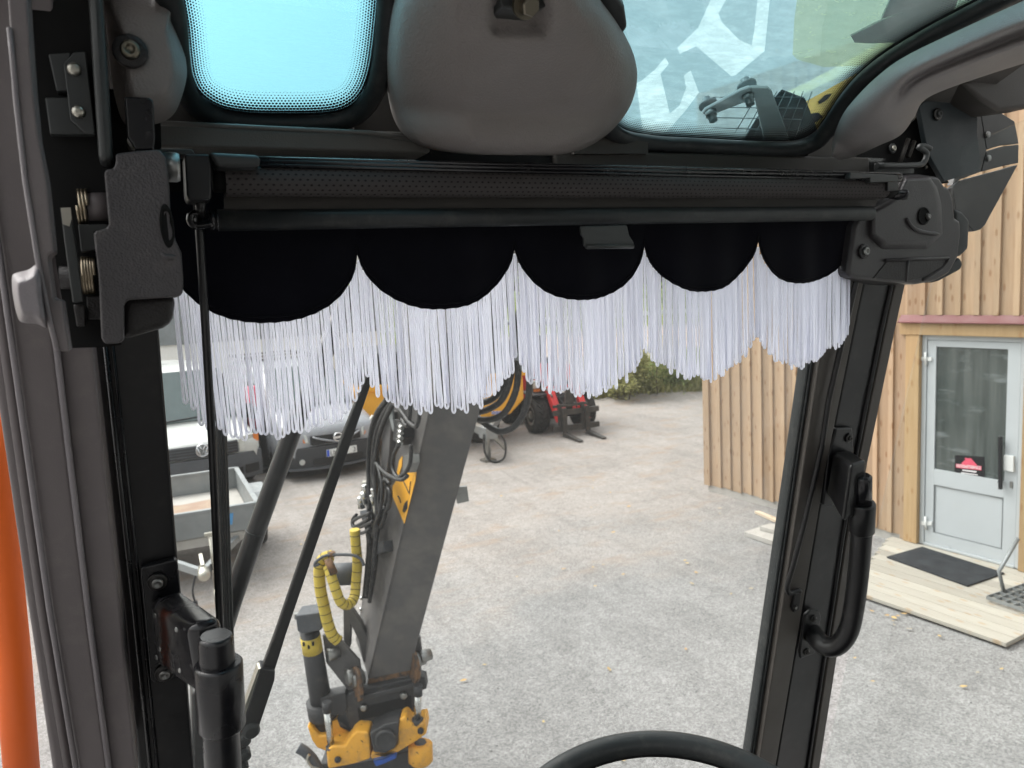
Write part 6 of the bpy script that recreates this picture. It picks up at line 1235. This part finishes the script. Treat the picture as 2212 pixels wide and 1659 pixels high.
# yellow-sleeved hoses looping out to the left
def wrap(pts, d0, r):
    p = smooth([D(a, b, dp) for a, b, dp in pts], 8); h = build('sleeved_hose', MB().tube(p, r, 14), M['yellow_hose'], ar)
    mb = MB()
    for i in range(3, len(p) - 1, 4): t_ = (p[i + 1] - p[i]).normalized(); mb.tube([p[i], p[i] + t_ * 0.003], r * 1.05, 14)
    build('sleeve_seam', mb, M['ink'], h)
wrap([(766, 1144, 3.95), (769, 1180, 3.97), (772, 1215, 4.0), (769, 1260, 4.02), (765, 1290, 4.0), (752, 1306, 3.96), (736, 1300, 3.93), (724, 1270, 3.92), (714, 1240, 3.93), (708, 1222, 3.95)], 4.0, 0.026)
wrap([(718, 1200, 3.98), (700, 1206, 3.98), (690, 1226, 4.0), (692, 1270, 4.02), (700, 1310, 4.03), (708, 1345, 4.04), (718, 1372, 4.06), (730, 1384, 4.08)], 4.0, 0.030)
build('hose_grip', MB().tube(smooth([D(a, b, 3.93) for a, b in ((690, 1218), (680, 1222), (684, 1212), (705, 1200), (740, 1198), (764, 1200), (780, 1208), (786, 1222))], 5), 0.008, 8), M['bumper'], ar)
build('hose_fitting', MB().cyl(D(708, 1208, 3.92), D(722, 1240, 3.90), 0.02).lathe(D(717, 1197, 3.94), (0, 0, 1), [(-0.01, 0.02), (0.012, 0.018)], 10), M['rust'], ar)
build('swivel', MB().lathe(D(742, 1240, 4.12), RT, [(-0.06, 0.05), (-0.05, 0.06), (0.05, 0.06), (0.06, 0.05)], 20), M['bumper'], ar)
# loops of thick hose on the right
for l in ([(1150, 600, 3.2), (1122, 720, 3.2), (1110, 768, 3.2), (1100, 826, 3.24), (1082, 866, 3.3), (1050, 886, 3.42), (1020, 892, 3.6)], [(1160, 600, 3.2), (1130, 720, 3.2), (1122, 768, 3.2), (1115, 841, 3.24), (1092, 889, 3.3), (1062, 906, 3.42), (1030, 906, 3.6)], [(1175, 600, 3.2), (1152, 720, 3.2), (1146, 786, 3.2), (1140, 866, 3.24), (1118, 914, 3.3), (1087, 932, 3.36), (1060, 924, 3.46), (1030, 900, 3.7)], [(1140, 600, 3.25), (1110, 720, 3.25), (1098, 790, 3.25), (1084, 838, 3.3), (1064, 862, 3.4), (1036, 872, 3.55)]):
    build('loop_hose', MB().tube(smooth([D(a, b, c_) for a, b, c_ in l], 6), 0.0145, 10), M['hose'], ar)
build('hose_guide', MB().tube([D(1122, 640, 3.12), D(1125, 760, 3.12), D(1131, 800, 3.14)], 0.012, 8).bar(D(1110, 770, 3.15), D(1150, 772, 3.15), 0.02, 0.03), M['galv'], ar)

# ================================================================== tiltrotator and hitch at the arm's end
tl = thing('tiltrotator', 'black hitch over a yellow tilting rotator at the end of the digger arm', 'tiltrotator', D(800, 1650, 4.3))
def TP(x, y, o=0.0): return onp(x, y, D(820, 1500, 4.22) + FW * o, FW)
def pris(name, pts, o, th, mat, bev=0.006): return build(name, MB().prism([TP(a, b, o) for a, b in pts], FW * th), mat, tl, bev)
pris('link_plate', [(696, 1372), (716, 1376), (738, 1386), (776, 1428), (783, 1470), (781, 1496), (758, 1500), (742, 1480), (704, 1432)], 0.02, 0.03, M['arm'])
pris('link_plate', [(741, 1312), (760, 1316), (780, 1346), (798, 1386), (800, 1440), (784, 1430), (775, 1386), (758, 1350), (756, 1400), (742, 1392)], 0.10, 0.05, M['arm'])
pris('link_plate', [(880, 1380), (908, 1376), (912, 1420), (906, 1462), (884, 1470)], 0.0, 0.03, M['arm'])
for a, b, o, r in ((713, 1414, -0.01, 0.034), (754, 1462, -0.03, 0.046), (766, 1467, -0.028, 0.045), (912, 1418, -0.01, 0.034), (898, 1425, -0.012, 0.042)):
    pin = build('pin', MB().lathe(TP(a, b, o), (-RT * 0.8 - FW * 0.45), [(-0.05, r * 0.9), (0.0, r), (0.012, r), (0.016, r * 0.85), (0.016, r * 0.4)], 20), M['steel'], tl)
for a, b in ((776, 1476), (897, 1436)): build('pin_ear', MB().lathe(TP(a, b, -0.03), (-RT * 0.8 - FW * 0.45), [(0, 0.075), (0.022, 0.075)], 20).xf(Matrix.Translation(TP(a, b, -0.03)) @ Matrix.Diagonal((1, 1, 1.25, 1)) @ Matrix.Translation(-TP(a, b, -0.03))), M['rust'], tl)
# left actuator
a_, b_ = TP(668, 1360, -0.02), TP(702, 1565, 0.05)
build('actuator', MB().cyl(a_, b_, 0.052, 0.062, 24), M['arm_dark'], tl)
build('actuator_label', MB().cyl(a_.lerp(b_, 0.06), a_.lerp(b_, 0.22), 0.0545, 0.055, 24), M['yellow_hose'], tl)
for k in range(3): p_ = a_.lerp(b_, 0.10 + 0.03 * (k % 2)); build('label_mark', MB().box(p_ - FW * 0.054 + RT * (-0.025 + 0.025 * k), (0.012, 0.006, 0.022)), M['ink'], tl)
build('actuator_cap', MB().prism([TP(a, b, -0.10) for a, b in ((638, 1330), (690, 1323), (696, 1352), (694, 1362), (652, 1370), (642, 1364))], FW * 0.13), M['bumper'], tl, 0.008, 3)
build('cap_bar', MB().bar(TP(642, 1332, -0.04), TP(688, 1322, -0.04), 0.02, 0.012).box(TP(642, 1330, -0.04), (0.03, 0.03, 0.03)).box(TP(686, 1322, -0.04), (0.03, 0.03, 0.03)), M['steel'], tl)
build('clamp_ring', MB().lathe(b_.lerp(a_, 0.26), (b_ - a_), [(0, 0.082), (0.09, 0.082), (0.10, 0.075)], 24), M['arm_dark'], tl)
pris('clamp_arm', [(690, 1508), (746, 1496), (750, 1530), (740, 1546), (694, 1545)], -0.03, 0.09, M['arm_dark'])
# hitch body
pris('hitch_body', [(745, 1504), (762, 1494), (890, 1464), (900, 1462), (902, 1500), (898, 1542), (862, 1552), (764, 1580), (757, 1575), (748, 1548)], -0.02, 0.22, M['arm_dark'], 0.01)
pris('hitch_rail', [(766, 1508), (894, 1476), (896, 1486), (768, 1519)], -0.05, 0.05, M['arm_dark'], 0.005)
pris('hitch_window', [(772, 1530), (888, 1502), (890, 1530), (776, 1556)], -0.022, 0.004, M['matt_black'], 0)
pris('hitch_hook', [(898, 1460), (918, 1464), (922, 1488), (900, 1496)], -0.02, 0.08, M['arm_dark'])
for a, b in ((786, 1528), (872, 1502)): build('hitch_bolt', MB().lathe(TP(a, b, -0.026), -FW, [(0, 0.022), (0.012, 0.020), (0.016, 0.012)], 6), M['steel'], tl)
pris('hitch_skirt', [(726, 1552), (760, 1578), (862, 1552), (898, 1540), (886, 1556), (862, 1574), (856, 1602), (852, 1616), (832, 1626), (806, 1624), (797, 1592), (786, 1582), (760, 1584), (734, 1572)], -0.01, 0.2, M['arm_dark'], 0.01)
pris('hitch_tongue', [(798, 1584), (830, 1566), (862, 1558), (859, 1602), (852, 1618), (832, 1628), (806, 1626)], -0.15, 0.15, M['arm_dark'], 0.01)
build('pivot_boss', MB().lathe(TP(834, 1596, -0.152), -FW, [(0, 0.058), (0.02, 0.056), (0.026, 0.046), (0.02, 0.042), (0.02, 0.01)], 28), M['arm_dark'], tl)
# tilt cylinders
for p, q_ in (((706, 1530), (716, 1616)), ((903, 1494), (902, 1556))): build('cylinder_rod', MB().cyl(TP(p[0], p[1], -0.10), TP(q_[0], q_[1], -0.10), 0.019), M['chrome'], tl); build('rod_eye', MB().cyl(TP(p[0], p[1] - 14, -0.10), TP(p[0], p[1] + 8, -0.10), 0.024), M['arm_dark'], tl); build('rod_gland', MB().cyl(TP(q_[0], q_[1] - 4, -0.10), TP(q_[0], q_[1] + 10, -0.10), 0.030), M['arm_dark'], tl)
# yellow rotator housing
pris('rotator_frame', [(662, 1568), (676, 1576), (690, 1590), (708, 1588), (716, 1610), (706, 1625), (684, 1616), (672, 1598)], -0.04, 0.16, M['rotator'], 0.012)
pris('rotator_frame', [(704, 1624), (716, 1612), (744, 1612), (758, 1590), (770, 1580), (796, 1582), (799, 1600), (800, 1640), (770, 1650), (736, 1657), (708, 1662)], -0.13, 0.14, M['rotator'], 0.012)
pris('rotator_frame', [(712, 1560), (732, 1552), (740, 1575), (760, 1586), (752, 1604), (728, 1612), (716, 1600)], 0.0, 0.14, M['rotator'], 0.01)
pris('rotator_frame', [(800, 1642), (802, 1624), (830, 1630), (850, 1618), (860, 1606), (856, 1570), (862, 1556), (876, 1548), (884, 1560), (896, 1566), (918, 1560), (922, 1586), (900, 1602), (860, 1626)], -0.13, 0.15, M['rotator'], 0.012)
for a, b in ((730, 1640), (909, 1578), ): build('rotator_bolt', MB().lathe(TP(a, b, -0.135), -FW, [(0, 0.018), (0.012, 0.016), (0.014, 0.008)], 12), M['ink'], tl)
c = TP(908, 1604, -0.06); build('yellow_motor', MB().lathe(c, Vector((-0.05, 0.0, -1)), [(-0.0, 0.05), (0.01, 0.066), (0.10, 0.068), (0.115, 0.055)], 20), M['rotator'], tl)
build('motor_cap', MB().lathe(c, Vector((0.05, 0, 1)), [(-0.005, 0.035), (0.008, 0.03)], 14), M['bumper'], tl)
pris('rotator_base', [(690, 1650), (760, 1652), (820, 1640), (884, 1622), (900, 1660), (880, 1720), (700, 1730)], 0.02, 0.3, M['arm_dark'], 0.01)
pris('blue_cap', [(806, 1644), (830, 1640), (852, 1630), (856, 1638), (830, 1650), (812, 1656)], -0.02, 0.05, M['blue_rag'], 0.004)
build('quick_hose', MB().tube(smooth([TP(a, b, -0.05) for a, b in ((644, 1615), (662, 1626), (680, 1648), (694, 1680))], 5), 0.03, 10), M['bumper'], tl)
build('quick_hose_clip', MB().tube(smooth([TP(a, b, -0.08) for a, b in ((668, 1630), (664, 1640), (672, 1655), (690, 1662))], 5), 0.008, 6), M['zinc'], tl)
build('ground_plate', MB().prism([TP(700, 1725, 0.0), TP(890, 1715, 0.0), TP(900, 1800, 0.0), TP(690, 1800, 0.0)], FW * 0.3), M['arm_dark'], tl)
